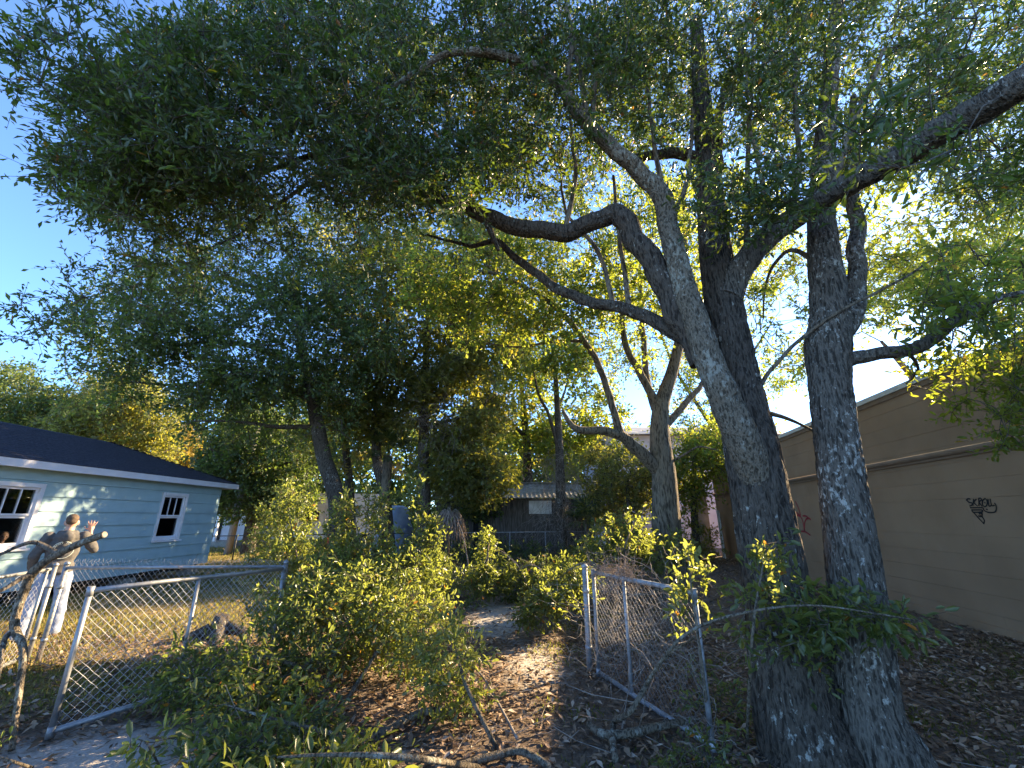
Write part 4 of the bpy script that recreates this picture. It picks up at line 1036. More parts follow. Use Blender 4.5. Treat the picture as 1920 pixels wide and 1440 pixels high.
make_tree('oak_tree', 'slimmer grey lichen-spotted oak, right of the twin trunks', (2.68, 3.66, 0), (rt, rt_r), limbs, at, 'leaf_mid', 'bark_grey', group='twin oaks by the gate',
          sides=88, limb_sides=36, bumps=0.03, bump_f=4.0, sub=22, furrow=0.016, spray=dict(twigs=3, leaves=10, tlen=0.32, llen=0.088, lw=0.36, vhi=0.9), growk=dict(step=0.4, k_r=0.007, r_max=0.022))

# ------------------------------------------------------------------ the sunlit tree behind the gate
def pm(pts): return [P(a, b, c * 0.875) for a, b, c in pts]
mt = [Vector((P(1255, 1060, 10.5).x, 10.5, -0.15))] + pm([(1250, 1000, 12), (1246, 900, 12), (1238, 830, 12), (1240, 760, 12), (1262, 690, 12.1), (1280, 600, 12.2), (1285, 480, 12.3), (1280, 380, 12.4)])
mt_r = [0.403, 0.333, 0.289, 0.254, 0.193, 0.149, 0.114, 0.079, 0.044]
limbs = [
    (pm([(1236, 885, 12), (1200, 848, 11.8), (1165, 818, 11.6), (1120, 806, 11.5), (1085, 806, 11.4), (1066, 790, 11.3), (1055, 768, 11.2)]), [0.175, 0.149, 0.123, 0.101, 0.088, 0.061, 0.035]),
    (pm([(1165, 818, 11.6), (1150, 770, 11.5), (1125, 690, 11.4), (1085, 625, 11.2), (1040, 575, 11), (975, 535, 10.8), (905, 510, 10.6), (830, 528, 10.5), (750, 520, 10.4)]), [0.105, 0.088, 0.079, 0.074, 0.066, 0.054, 0.044, 0.031, 0.013]),
    (pm([(1240, 770, 12), (1200, 700, 11.9), (1170, 640, 11.8), (1160, 540, 11.8), (1120, 440, 11.8)]), [0.114, 0.096, 0.079, 0.052, 0.026]),
    (pm([(1240, 800, 12), (1215, 720, 12.2), (1205, 620, 12.3), (1200, 500, 12.4)]), [0.105, 0.088, 0.070, 0.035]),
    (pm([(1246, 800, 12), (1300, 740, 12.4), (1340, 690, 12.8), (1400, 640, 13)]), [0.105, 0.070, 0.052, 0.026]),
    (pm([(1248, 868, 12), (1275, 858, 11.8), (1310, 838, 11.6), (1350, 845, 11.4)]), [0.044, 0.031, 0.022, 0.011]),
    (pm([(1100, 640, 11.3), (1040, 640, 11.2), (970, 650, 11), (890, 640, 10.8)]), [0.044, 0.035, 0.026, 0.012]),
]
at = []
for e in ((1090, 620, 130, 120, 10, 14, 230), (1230, 520, 130, 150, 10.5, 14.5, 230), (960, 560, 140, 110, 10, 13, 210), (1340, 760, 60, 90, 11, 14, 22), (1180, 720, 90, 70, 11, 14, 60), (1080, 720, 60, 60, 10.5, 13, 40),
          (850, 520, 100, 70, 10, 12, 70), (1300, 860, 40, 40, 10.5, 12, 18), (1400, 620, 60, 90, 12, 15, 14), (1330, 400, 110, 100, 11, 15, 100), (1150, 400, 140, 90, 11, 15, 110)):
    at += ell(e[0], e[1], e[2], e[3], e[4] * 0.875, e[5] * 0.875, e[6])
at = clumpy(at, 1.4, 0.6, 8.0)
make_tree('leaning_tree', 'sunlit yellow-green tree with a crooked low limb in front of the shed', tuple(mt[0]), (mt, mt_r), limbs, at, 'leaf_mid', 'bark_brown', sides=48, limb_sides=20, bumps=0.04, furrow=0.010, sub=10,
          spray=dict(twigs=3, leaves=15, tlen=0.54, llen=0.125, lw=0.5, fine=False, vhi=0.97, jitter=0.05), growk=dict(step=0.7, k_r=0.008, r_max=0.04, r_tip=0.007))

# ------------------------------------------------------------------ trees further back
FAR = dict(twigs=3, leaves=17, tlen=0.85, llen=0.20, lw=0.55, fine=False, jitter=0.10)
FARG = dict(step=1.0, k_r=0.009, r_max=0.06, r_tip=0.010)
def back_tree(name, label, trunk, radii, limbs, ells, leaf, seed, keep=0.62, size=1.8, spray=None, bark='bark_dark', group='trees behind the yard', extra=()):
    at = []
    for e in ells: at += ell(*e)
    at = clumpy(at, size, keep, seed) + list(extra)
    b = trunk[0]
    sp = dict(FAR); sp.update(spray or {})
    return make_tree(name, label, (b.x, b.y, 0), (trunk, radii), limbs, at, leaf, bark, group=group, sides=12, limb_sides=8, bumps=0.06, spray=sp, growk=FARG, sub=4)
def base_pt(px, Y): q = P(px, 1000, Y); return Vector((q.x, Y, -0.2))
back_tree('live_oak', 'tall dark oak spreading over the blue house roof', [base_pt(645, 16), P(632, 940, 16), P(608, 860, 16), P(592, 780, 16), P(575, 700, 16), P(560, 600, 16), P(560, 500, 16)], [0.36, 0.31, 0.28, 0.25, 0.2, 0.14, 0.07],
          [(pl_([(580, 745, 16), (535, 728, 15.6), (480, 708, 15.2), (410, 712, 14.8), (330, 722, 14.4), (240, 715, 14)]), [0.15, 0.12, 0.10, 0.08, 0.055, 0.025]),
           (pl_([(572, 690, 16), (500, 660, 15.5), (420, 640, 15), (300, 650, 14.5), (170, 640, 14)]), [0.12, 0.10, 0.08, 0.05, 0.02]),
           (pl_([(565, 640, 16), (500, 560, 15.7), (430, 520, 15.4), (330, 520, 15)]), [0.10, 0.08, 0.05, 0.02]),
           (pl_([(596, 800, 16), (520, 800, 15.5), (440, 790, 15), (360, 790, 14.6)]), [0.10, 0.08, 0.055, 0.02]),
           (pl_([(562, 600, 16), (640, 540, 16), (700, 500, 16)]), [0.08, 0.06, 0.02])],
          [(400, 640, 310, 65, 13.5, 17, 330), (430, 560, 270, 75, 14, 18, 280), (340, 715, 230, 50, 13.5, 16.5, 190), (500, 760, 180, 80, 14.5, 18, 230), (560, 490, 220, 100, 14, 19, 260), (620, 640, 130, 110, 14, 18, 190), (270, 600, 150, 65, 13.5, 16, 100)],
          'leaf_back', 1.0, keep=0.52, size=1.3, spray=dict(llen=0.17, lw=0.5))
back_tree('low_oak', 'dense dark oak hanging low behind the house corner', [base_pt(470, 22), P(478, 960, 22), P(490, 880, 22), P(500, 800, 22)], [0.34, 0.3, 0.22, 0.1],
          [(pl_([(485, 900, 22), (430, 860, 21.5), (390, 840, 21)]), [0.14, 0.1, 0.04]), (pl_([(490, 890, 22), (560, 860, 22), (600, 840, 22)]), [0.14, 0.1, 0.04])],
          [(480, 870, 110, 90, 20, 24, 420), (420, 900, 40, 70, 20, 23, 90), (540, 920, 50, 40, 20, 23, 70), (470, 940, 60, 40, 20, 22, 60)], 'leaf_back', 3.0, keep=0.9, spray=dict(vhi=0.6))
back_tree('shade_tree', 'slim dark-trunked tree just right of the tall dark oak', [base_pt(668, 18), P(656, 920, 18), P(648, 840, 18), P(640, 740, 18), P(650, 620, 18)], [0.2, 0.17, 0.15, 0.12, 0.06],
          [(pl_([(645, 800, 18), (690, 740, 18), (720, 680, 18)]), [0.08, 0.06, 0.02])], [(680, 720, 90, 120, 17, 20, 280), (640, 820, 70, 60, 17, 20, 90), (700, 560, 110, 90, 17, 21, 210)], 'leaf_olive', 4.0, keep=0.55, size=1.3)
back_tree('leaning_trunk_tree', 'tree with a left-leaning trunk beside the palm', [base_pt(738, 17.5), P(722, 930, 17.5), P(708, 870, 17.5), P(705, 780, 17.5), P(720, 660, 17.5), P(735, 540, 17.5)], [0.26, 0.22, 0.2, 0.17, 0.12, 0.05],
          [(pl_([(706, 800, 17.5), (760, 700, 17.4), (800, 620, 17.3)]), [0.1, 0.08, 0.03])], [(780, 640, 110, 120, 16, 20, 280), (740, 740, 80, 60, 16.5, 19, 110), (830, 480, 120, 80, 16, 20, 190), (700, 470, 120, 80, 16, 20, 150)], 'leaf_olive', 5.0, keep=0.54, size=1.3)
back_tree('straight_tree', 'straight dark-trunked tree left of the old shed', [base_pt(795, 17), P(795, 940, 17), P(794, 860, 17), P(796, 760, 17), P(800, 640, 17), P(805, 520, 17)], [0.28, 0.25, 0.23, 0.2, 0.13, 0.05],
          [(pl_([(796, 790, 17), (850, 700, 17), (890, 620, 17)]), [0.12, 0.08, 0.03]), (pl_([(796, 800, 17), (870, 780, 17), (930, 740, 17)]), [0.08, 0.06, 0.02])],
          [(870, 760, 90, 90, 16, 19, 260), (890, 640, 100, 100, 16, 20, 280), (860, 870, 80, 60, 16, 18.5, 170), (900, 900, 50, 40, 16.5, 18.5, 60), (940, 500, 120, 90, 16, 20, 200)], 'leaf_olive', 6.0, keep=0.58, size=1.3)
back_tree('yellowing_tree', 'yellow-green sunlit tree rising behind the shed roof', [base_pt(990, 24), P(990, 900, 24), P(985, 800, 24), P(975, 700, 24)], [0.3, 0.26, 0.2, 0.08],
          [(pl_([(988, 850, 24), (1040, 780, 24), (1070, 700, 24)]), [0.12, 0.1, 0.03]), (pl_([(986, 820, 24), (930, 760, 24), (900, 700, 24)]), [0.12, 0.1, 0.03])],
          [(970, 780, 110, 110, 22, 27, 320), (1060, 820, 60, 60, 22, 26, 110), (940, 680, 110, 80, 22, 27, 160), (1120, 800, 60, 70, 23, 28, 110)], 'leaf_mid', 7.0, keep=0.7, spray=dict(llen=0.22))
back_tree('vine_trunk_tree', 'slender trunk wrapped in grey vines in front of the shed', [base_pt(1052, 18.6), P(1052, 960, 18.6), P(1050, 880, 18.6), P(1046, 780, 18.6), P(1040, 680, 18.6)], [0.24, 0.22, 0.2, 0.15, 0.08],
          [(pl_([(1049, 850, 18.6), (1030, 780, 18.4), (1010, 740, 18.2), (1000, 690, 18)]), [0.09, 0.075, 0.06, 0.02])], [(1010, 670, 80, 60, 17, 20, 110), (1080, 690, 60, 50, 17, 20, 60)], 'leaf_mid', 8.0, keep=0.6)
back_tree('bushy_oak', 'bushy grey-green oak behind the roof at the left picture edge', [base_pt(20, 27), P(30, 900, 27), P(40, 800, 27)], [0.4, 0.34, 0.15],
          [(pl_([(35, 860, 27), (90, 800, 27), (120, 770, 27)]), [0.14, 0.1, 0.03])], [(30, 770, 70, 80, 25, 30, 260), (100, 790, 80, 55, 25, 30, 220), (-80, 780, 90, 90, 25, 30, 160)], 'leaf_back', 9.0, keep=0.85)
back_tree('bushy_oak', 'green oak rising behind the middle of the blue house roof', [base_pt(225, 26), P(225, 920, 26), P(220, 830, 26)], [0.4, 0.34, 0.15],
          [(pl_([(222, 860, 26), (180, 810, 26), (150, 790, 26)]), [0.14, 0.1, 0.03]), (pl_([(222, 850, 26), (270, 810, 26), (300, 790, 26)]), [0.14, 0.1, 0.03])],
          [(190, 790, 100, 50, 23, 28, 260), (270, 790, 70, 55, 23, 28, 200), (230, 740, 80, 40, 24, 28, 130), (140, 830, 70, 30, 23, 26, 100), (290, 840, 50, 30, 23, 26, 80)], 'leaf_olive', 10.0, keep=0.85)
back_tree('golden_tree', 'golden-leaved tree behind the hip of the blue house roof', [base_pt(335, 30), P(338, 940, 30), P(335, 860, 30)], [0.25, 0.2, 0.1],
          [], [(330, 845, 45, 45, 28, 32, 200), (345, 890, 30, 30, 28, 31, 70)], 'leaf_yellow', 11.0, keep=0.9)
back_tree('edge_tree', 'leafy tree between the pale building and the brown wall', [base_pt(1300, 17.5), P(1300, 920, 17.5), P(1305, 830, 17.5)], [0.16, 0.13, 0.06],
          [], [(1330, 830, 45, 60, 15.5, 18.5, 130), (1280, 900, 40, 60, 15.5, 18, 90), (1390, 800, 40, 70, 16, 19, 90)], 'leaf_mid', 12.0, keep=0.8, spray=dict(llen=0.16))
back_tree('shrubby_tree', 'grey-green shrubby tree between shed and leaning tree', [base_pt(1180, 17), P(1180, 960, 17), P(1175, 900, 17)], [0.12, 0.09, 0.05],
          [], [(1180, 900, 55, 60, 16, 18.5, 170), (1150, 960, 50, 40, 16, 18.5, 90), (1120, 880, 30, 40, 17, 19, 50)], 'leaf_olive', 13.0, keep=0.9, spray=dict(llen=0.13, tlen=0.6))

back_tree('backlit_tree', 'thin backlit tree far behind the leaning tree', [base_pt(1330, 27), P(1330, 880, 27), P(1340, 760, 27), P(1350, 620, 27)], [0.3, 0.26, 0.2, 0.08],
          [(pl_([(1338, 780, 27), (1400, 680, 27), (1450, 600, 27)]), [0.14, 0.1, 0.03]), (pl_([(1335, 800, 27), (1260, 680, 27), (1220, 560, 27)]), [0.14, 0.1, 0.03])],
          [(1390, 640, 130, 120, 24, 30, 460), (1460, 540, 60, 130, 24, 30, 150), (1250, 580, 130, 150, 24, 30, 360), (1120, 600, 110, 130, 24, 30, 200), (1330, 780, 110, 60, 24, 29, 150), (1300, 420, 200, 90, 24, 30, 200)], 'leaf_mid', 15.0, keep=0.68, size=1.6, spray=dict(llen=0.2, lw=0.5, leaves=13))
back_tree('roofline_tree', 'leafy tree rising behind the brown building on the sun side', [Vector((14.5, 13.5, -0.2)), Vector((14.3, 13.3, 3.0)), Vector((14.0, 13.0, 5.5))], [0.3, 0.26, 0.12],
          [([Vector((14.2, 13.2, 4.0)), Vector((12.5, 12.2, 5.6)), Vector((10.8, 11.2, 6.6))], [0.14, 0.1, 0.04])],
          [(1720, 560, 130, 70, 12, 16, 150), (1850, 520, 110, 90, 12, 16, 150), (1650, 470, 110, 70, 12, 16, 60), (1980, 480, 110, 140, 11, 15, 110)], 'leaf_mid', 14.0, keep=0.75, spray=dict(llen=0.14, lw=0.5), extra=SHADE)  # extra sprays are added to throw shade on the low brush

# far wood closing the view
at = []
for (cx, cy, rx, ry, t0, t1, n_) in ((250, 930, 420, 60, 50, 60, 200), (760, 890, 330, 100, 34, 44, 380), (1050, 890, 200, 90, 32, 42, 240), (560, 800, 250, 90, 40, 50, 200), (700, 980, 280, 25, 30, 40, 120), (-250, 900, 250, 110, 40, 60, 110), (1650, 900, 250, 100, 45, 60, 90)):
    at += ell(cx, cy, rx, ry, t0, t1, n_)
at = np.array([tuple(p) for p in open_to_sun(at) if not ((Vector(p) - G(480, 1040)).cross(to_sun).length < 3.0)])
_, _, V, F, vals = sprays(at, rand_unit(len(at)), twigs=3, leaves=15, tlen=1.9, llen=0.55, lw=0.6, fine=False, jitter=0.4)
o = np_mesh('distant_woods', V, F, 'leaf_back', None, vals); tag(o, 'dark mass of distant woods closing the view behind the yard', 'woods', kind='stuff')

# ------------------------------------------------------------------ palms
def fan_frond(name, base, tip, parent, mat, size, n=18, droop=0.25):
    base = Vector(base); tip = Vector(tip); d = (tip - base).normalized()
    side = d.cross(Vector((0, 0, 1)));
    if side.length < 0.1: side = Vector((1, 0, 0))
    side.normalize(); up = side.cross(d).normalized()
    V = []; F = []
    w = 0.012
    V += [base - side * w, base + side * w, tip + side * w, tip - side * w]; F.append((0, 1, 2, 3))
    for k in range(n):
        th = (k / (n - 1) - 0.5) * 2 * 1.9
        a = (d * math.cos(th) + side * math.sin(th)).normalized()
        L0 = size * (0.75 + 0.25 * math.cos(th)) * random.uniform(0.9, 1.05)
        s = a.cross(up).normalized() * size * 0.035
        mid = tip + a * L0 * 0.55 + up * 0.04; end = tip + a * L0 - Vector((0, 0, L0 * droop)) 
        i = len(V); V += [tip, mid - s, mid + s, end]; F += [(i, i + 1, i + 3, i + 2)]
    return np_mesh(name, np.array([tuple(v) for v in V]), np.array(F), mat, parent, np.full(len(F), random.random()))
pc = P(728, 850, 17.2)
palm = thing('cabbage_palm', 'dark cabbage palm with fan fronds among the trunks', 'palm', (pc.x + 0.15, 17.2, 0))
MB().tube([(pc.x + 0.15, 17.2, -0.2), (pc.x + 0.05, 17.2, 2.0), (pc.x, 17.2, pc.z - 0.1)], [0.2, 0.17, 0.2], 12, bumps=0.12).build('trunk', 'bark_brown', palm, True)
for k in range(30):
    th = k * 2.4; el_ = random.uniform(-0.9, 1.2)
    d = Vector((math.cos(th) * math.cos(el_), math.sin(th) * math.cos(el_), math.sin(el_)))
    fan_frond('frond', pc, pc + d * random.uniform(0.6, 0.95), palm, 'palm' if el_ > -0.6 else 'palm_dead', random.uniform(0.6, 0.8))
def palmetto(px, py, Y, label, n, mat, size, hang):
    c = P(px, py, Y); r = thing('palmetto', label, 'palm', (c.x, Y, 0), 0, 'low palmettos by the shed')
    MB().tube([(c.x, Y, -0.1), (c.x, Y, c.z)], [0.09, 0.07], 8, bumps=0.15).build('trunk', 'bark_brown', r, True)
    for k in range(n):
        th = k * 2.4; el_ = random.uniform(-1.35, -0.6) if hang else random.uniform(-0.2, 1.2)
        d = Vector((math.cos(th) * math.cos(el_), math.sin(th) * math.cos(el_), math.sin(el_)))
        fan_frond('frond', c, c + d * random.uniform(0.25, 0.5), r, mat, size, 14, 0.6 if hang else 0.15)
palmetto(842, 950, 16.5, 'palmetto hung with pale dead fronds left of the shed', 14, 'palm_dead', 0.75, True)
palmetto(1098, 975, 17.6, 'green fan palmetto at the right end of the shed', 14, 'palm', 0.9, False)

# ivy on the shed
def leaf_thing(name, label, cat, at, leaf, spray, group=None, loc=None):
    a = np.array([tuple(p) for p in at]); c = a.mean(0)
    root = thing(name, label, cat, (c[0], c[1], 0) if loc is None else loc, 0, group)
    A, B, RA, RB, dirs = grow([(c[0], c[1], 0.05)], a, step=0.5, k_r=0.004, r_max=0.015)
    TA, TB, V, F, vals = sprays(a, dirs, **spray)
    s = segs_mesh('stems', np.concatenate([A, TA]), np.concatenate([B, TB]), np.concatenate([RA, np.full(len(TA), 0.003)]), np.concatenate([RB, np.full(len(TA), 0.0015)]), 'twig', root); s['kind'] = 'stuff'
    f = np_mesh('foliage', V, F, leaf, root, vals); f['kind'] = 'stuff'
    return root
leaf_thing('ivy', 'dark green ivy hanging over the left end of the shed wall', 'ivy', ell(905, 945, 38, 32, 18.2, 18.9, 60), 'leaf_back', dict(twigs=3, leaves=12, tlen=0.35, llen=0.11, lw=0.7, fine=False, up=-0.5))
leaf_thing('vine_thicket', 'tangled brown-green vine thicket covering the shed roof end', 'vines', ell(905, 890, 65, 40, 18, 19.3, 120) + ell(860, 940, 40, 40, 17.6, 19, 60), 'leaf_olive', dict(twigs=3, leaves=11, tlen=0.5, llen=0.11, lw=0.5, fine=False, up=-0.3))
leaf_thing('undergrowth_bush', 'dark undergrowth bush along the shed foot fence', 'bush', ball((-2.0, 17.6, 0.3), (2.4, 0.9, 0.6), 70) + ball((1.0, 17.0, 0.25), (2.4, 0.8, 0.45), 60), 'leaf_back', dict(twigs=3, leaves=12, tlen=0.4, llen=0.1, lw=0.5, fine=False))
leaf_thing('undergrowth_bush', 'shaded bush at the foot of the concrete pillar', 'bush', ball((7.0, 17.5, 0.6), (1.3, 1.2, 0.9), 90), 'leaf_olive', dict(twigs=3, leaves=12, tlen=0.4, llen=0.1, lw=0.5, fine=False))

# ------------------------------------------------------------------ cut leafy branches lying in the gateway
CUT = dict(twigs=3, leaves=11, tlen=0.25, llen=0.066, lw=0.38, vhi=0.95)
def cut_branch(label, stem, radii, at, spray=None, leaf='leaf_cut', group='cut branches in the gateway', bark='bark_pale', up=None, dead=0):
    stem = [Vector(p) for p in stem]
    b = stem[0]; root = thing('cut_branch', label, 'branch', (b.x, b.y, 0), 0, group)
    sp, sr = spline(stem, radii, 5)
    MB().tube(sp, sr, 9, bumps=0.08, bump_f=20).build('stem', bark, root, True)
    if not at: return root
    a = np.array([tuple(p) for p in at])
    A, B, RA, RB, dirs = grow([tuple(p) for p in sp[1:]], a, step=0.22, k_r=0.007, r_max=0.014, r_tip=0.0028, bow=0.12)
    s_ = dict(CUT); s_.update(spray or {})
    if up is not None: dirs = unit(dirs * 0.5 + np.array([[0, 0, up]]))
    TA, TB, V, F, vals = sprays(a, dirs, **s_)
    if dead:
        da = a[rng.integers(0, len(a), dead)]; db = da + rand_unit(dead) * rng.uniform(0.15, 0.5, dead)[:, None]
        TA = np.concatenate([TA, da]); TB = np.concatenate([TB, db])
    V[:, 2] = np.maximum(V[:, 2], 0.012)
    t = segs_mesh('twigs', np.concatenate([A, TA]), np.concatenate([B, TB]), np.concatenate([RA, np.full(len(TA), 0.0026)]), np.concatenate([RB, np.full(len(TA), 0.0012)]), 'twig', root); t['kind'] = 'stuff'
    f = np_mesh('foliage', V, F, leaf, root, vals); f['kind'] = 'stuff'
    return root
def col(px, y0, y1, Y, w, n):                   # spray centres of one upright shoot, thinning towards its tip
    out = []
    for i in range(n):
        f = (i + 0.5) / n; q = P(px, y0 + (y1 - y0) * f, Y); ww = w * (1 - 0.75 * f)
        out.append(q + Vector((random.gauss(0, ww), random.gauss(0, ww), 0)))
    return out
up_leaf = dict(lift=0.2, up=0.5)
cut_branch('tall upright leafy bough nearest the silver gate post', [G(600, 1230), P(575, 1130, 6.4), P(552, 1020, 6.7), P(538, 940, 6.8)], [0.022, 0.018, 0.012, 0.005],
           col(538, 1090, 920, 6.8, 0.18, 62) + col(500, 1080, 965, 6.9, 0.14, 30) + col(570, 1080, 950, 6.8, 0.12, 24) + ball((-3.15, 6.55, 0.8), (0.7, 0.5, 0.6), 150) + ball((-3.0, 6.3, 0.3), (0.5, 0.5, 0.3), 24), up_leaf, up=0.5)
cut_branch('middle upright leafy bough with several pointed tips', [G(690, 1240), P(690, 1130, 6.2), P(680, 1030, 6.5), P(655, 945, 6.5)], [0.022, 0.018, 0.012, 0.005],
           col(648, 1080, 940, 6.5, 0.15, 40) + col(700, 1080, 930, 6.6, 0.16, 44) + ball((-2.2, 6.2, 0.75), (0.75, 0.6, 0.55), 150), up_leaf, up=0.5)
cut_branch('right upright leafy bough with one lone tall tip', [G(800, 1220), P(790, 1130, 6.1), P(782, 1020, 6.4), P(778, 925, 6.4)], [0.022, 0.018, 0.012, 0.005],
           col(778, 1090, 915, 6.4, 0.14, 40) + col(812, 1100, 985, 6.4, 0.14, 24) + ball((-1.4, 6.1, 0.7), (0.55, 0.5, 0.5), 96), up_leaf, up=0.5)
cut_branch('large dense green bough filling the middle of the gateway', [G(640, 1330), P(690, 1250, 4.9), P(740, 1170, 5.3), P(790, 1100, 5.6)], [0.024, 0.02, 0.014, 0.006],
           ball((-1.95, 5.3, 0.62), (0.85, 0.55, 0.5), 200) + ball((-1.2, 5.3, 0.5), (0.5, 0.5, 0.42), 70))
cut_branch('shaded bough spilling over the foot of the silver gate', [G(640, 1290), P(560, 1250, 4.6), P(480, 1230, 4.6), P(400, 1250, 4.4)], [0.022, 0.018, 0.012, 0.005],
           ball((-2.5, 4.5, 0.30), (0.75, 0.4, 0.26), 90) + ball((-2.1, 4.1, 0.2), (0.6, 0.4, 0.17), 44), dict(vhi=0.42, up=-0.1))  # leaf tones capped low, so part of the shade is in the colour
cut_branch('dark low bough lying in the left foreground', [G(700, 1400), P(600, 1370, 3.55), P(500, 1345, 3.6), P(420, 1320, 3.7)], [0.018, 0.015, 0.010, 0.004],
           ball((-1.75, 3.5, 0.2), (0.6, 0.35, 0.15), 56) + ball((-1.25, 3.3, 0.16), (0.45, 0.3, 0.12), 32), dict(vhi=0.42, up=-0.2, lift=0.9))  # darker leaf tones put the foreground shade into the colour
cut_branch('glossy-leaved bough tips at the bottom edge of the view', [G(900, 1440), P(760, 1420, 2.85), P(620, 1415, 2.8), P(520, 1420, 2.75)], [0.02, 0.016, 0.010, 0.005],
           ball((-1.0, 2.85, 0.16), (0.45, 0.22, 0.12), 34) + ball((-1.45, 2.9, 0.15), (0.3, 0.2, 0.1), 18), dict(llen=0.085))
cut_branch('light green bough tip with one red leaf beside the path', [G(935, 1410), P(880, 1300, 4.0), P(860, 1240, 4.3), P(850, 1190, 4.6)], [0.02, 0.016, 0.012, 0.005],
           ball((-0.55, 4.3, 0.42), (0.28, 0.35, 0.32), 42) + ball((-0.75, 4.8, 0.4), (0.3, 0.3, 0.3), 20), dict(vlo=0.25), dead=14)
cut_branch('hanging pale-leaved bough against the left end of the shed fence', [G(905, 1100) , P(912, 1060, 9.2), P(918, 1010, 9.3), P(930, 992, 9.3)], [0.03, 0.022, 0.012, 0.005],
           col(915, 1110, 1000, 9.3, 0.2, 34) + ball((-0.55, 9.4, 0.4), (0.5, 0.5, 0.4), 30), dict(llen=0.09), dead=8)
cut_branch('dark brush heap in front of the shed', [G(1060, 1110), P(1010, 1080, 9.8), P(960, 1050, 10), P(930, 1040, 10)], [0.03, 0.025, 0.016, 0.006],
           ball((0.4, 9.8, 0.4), (1.2, 0.7, 0.42), 120) + ball((-1.3, 10.2, 0.35), (0.8, 0.6, 0.4), 40), dict(llen=0.09, vhi=0.7), dead=40)
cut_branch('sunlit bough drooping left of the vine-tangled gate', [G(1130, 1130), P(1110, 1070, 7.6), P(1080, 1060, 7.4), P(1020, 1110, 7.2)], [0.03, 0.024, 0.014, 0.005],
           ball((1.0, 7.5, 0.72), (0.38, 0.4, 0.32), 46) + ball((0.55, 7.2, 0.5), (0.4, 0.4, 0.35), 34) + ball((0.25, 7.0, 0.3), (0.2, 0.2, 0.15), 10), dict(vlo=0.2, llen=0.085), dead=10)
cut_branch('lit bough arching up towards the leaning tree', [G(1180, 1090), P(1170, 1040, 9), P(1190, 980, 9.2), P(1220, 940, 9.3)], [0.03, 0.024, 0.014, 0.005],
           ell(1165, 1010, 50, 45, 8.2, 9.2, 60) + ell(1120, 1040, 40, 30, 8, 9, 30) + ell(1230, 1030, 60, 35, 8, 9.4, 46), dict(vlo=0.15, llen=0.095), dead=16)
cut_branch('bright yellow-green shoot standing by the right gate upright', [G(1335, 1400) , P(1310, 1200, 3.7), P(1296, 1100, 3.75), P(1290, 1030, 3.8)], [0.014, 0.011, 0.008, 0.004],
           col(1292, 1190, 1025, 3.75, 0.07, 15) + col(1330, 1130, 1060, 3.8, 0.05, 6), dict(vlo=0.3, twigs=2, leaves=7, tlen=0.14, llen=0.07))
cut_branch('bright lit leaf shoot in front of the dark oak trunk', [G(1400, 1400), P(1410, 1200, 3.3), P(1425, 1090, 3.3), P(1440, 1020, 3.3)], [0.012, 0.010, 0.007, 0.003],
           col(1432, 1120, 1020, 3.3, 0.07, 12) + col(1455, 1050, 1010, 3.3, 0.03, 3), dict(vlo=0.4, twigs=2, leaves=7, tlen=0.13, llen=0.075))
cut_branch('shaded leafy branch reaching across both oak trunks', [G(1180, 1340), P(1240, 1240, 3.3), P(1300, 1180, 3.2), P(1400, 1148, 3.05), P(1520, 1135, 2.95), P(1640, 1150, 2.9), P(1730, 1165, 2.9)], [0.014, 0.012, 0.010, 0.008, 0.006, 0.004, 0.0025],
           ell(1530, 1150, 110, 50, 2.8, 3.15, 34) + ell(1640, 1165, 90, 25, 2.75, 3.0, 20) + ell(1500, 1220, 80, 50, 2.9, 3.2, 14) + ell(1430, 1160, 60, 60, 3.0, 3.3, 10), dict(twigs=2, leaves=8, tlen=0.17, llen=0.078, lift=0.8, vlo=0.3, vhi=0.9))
cut_branch('small green sprouts at the foot of the right gate', [G(1330, 1438), P(1300, 1400, 3.2), P(1270, 1390, 3.3)], [0.012, 0.009, 0.005],
           ball((1.25, 3.35, 0.16), (0.35, 0.3, 0.14), 22) + ball((1.75, 4.1, 0.3), (0.35, 0.4, 0.25), 24), dict(twigs=2, leaves=8, tlen=0.14, llen=0.05, vhi=0.8))
cut_branch('small leafy sprig lying on the sand by the silver gate', [G(300, 1440), P(285, 1410, 3.05), P(270, 1390, 3.1), P(250, 1385, 3.1)], [0.008, 0.006, 0.004, 0.002],
           [P(262, 1398, 3.1), P(290, 1392, 3.1), P(275, 1415, 3.0), P(315, 1385, 3.15), P(245, 1405, 3.05)], dict(twigs=2, leaves=7, tlen=0.1, llen=0.085))
cut_branch('dark leaf sprays in the bottom left corner', [G(60, 1440) , P(30, 1430, 3.3), P(0, 1420, 3.3)], [0.01, 0.008, 0.004],
           ball((-3.9, 3.4, 0.12), (0.45, 0.25, 0.1), 22), dict(twigs=2, leaves=7, tlen=0.14, llen=0.075, vhi=0.6))

# lichened logs and bare sticks
def log(label, pts, radii, twigs=0, bark='bark_pale', name='fallen_limb'):
    pts = [Vector(p) for p in pts]; b = pts[0]
    root = thing(name, label, 'fallen branch', (b.x, b.y, 0), 0, 'bare fallen limbs')
    sp, sr = spline(pts, [0.72 * r for r in radii], 6)
    MB().tube(sp, sr, 14, bumps=0.16, bump_f=16).build('wood', bark, root, True)
    if twigs:
        A = []; B = []
        for k in range(twigs):
            p = sp[random.randrange(len(sp))]; d = Vector((random.gauss(0, 1), random.gauss(0, 1), abs(random.gauss(0, 0.6)))).normalized() * random.uniform(0.1, 0.4)
            A.append(tuple(p)); B.append(tuple(p + d)); A.append(tuple(p + d)); B.append(tuple(p + d * 1.6 + Vector((random.gauss(0, 0.05), random.gauss(0, 0.05), 0.03))))
        s = segs_mesh('twigs', A, B, 0.0035, 0.002, 'dead_twig', root); s['kind'] = 'stuff'
    return root
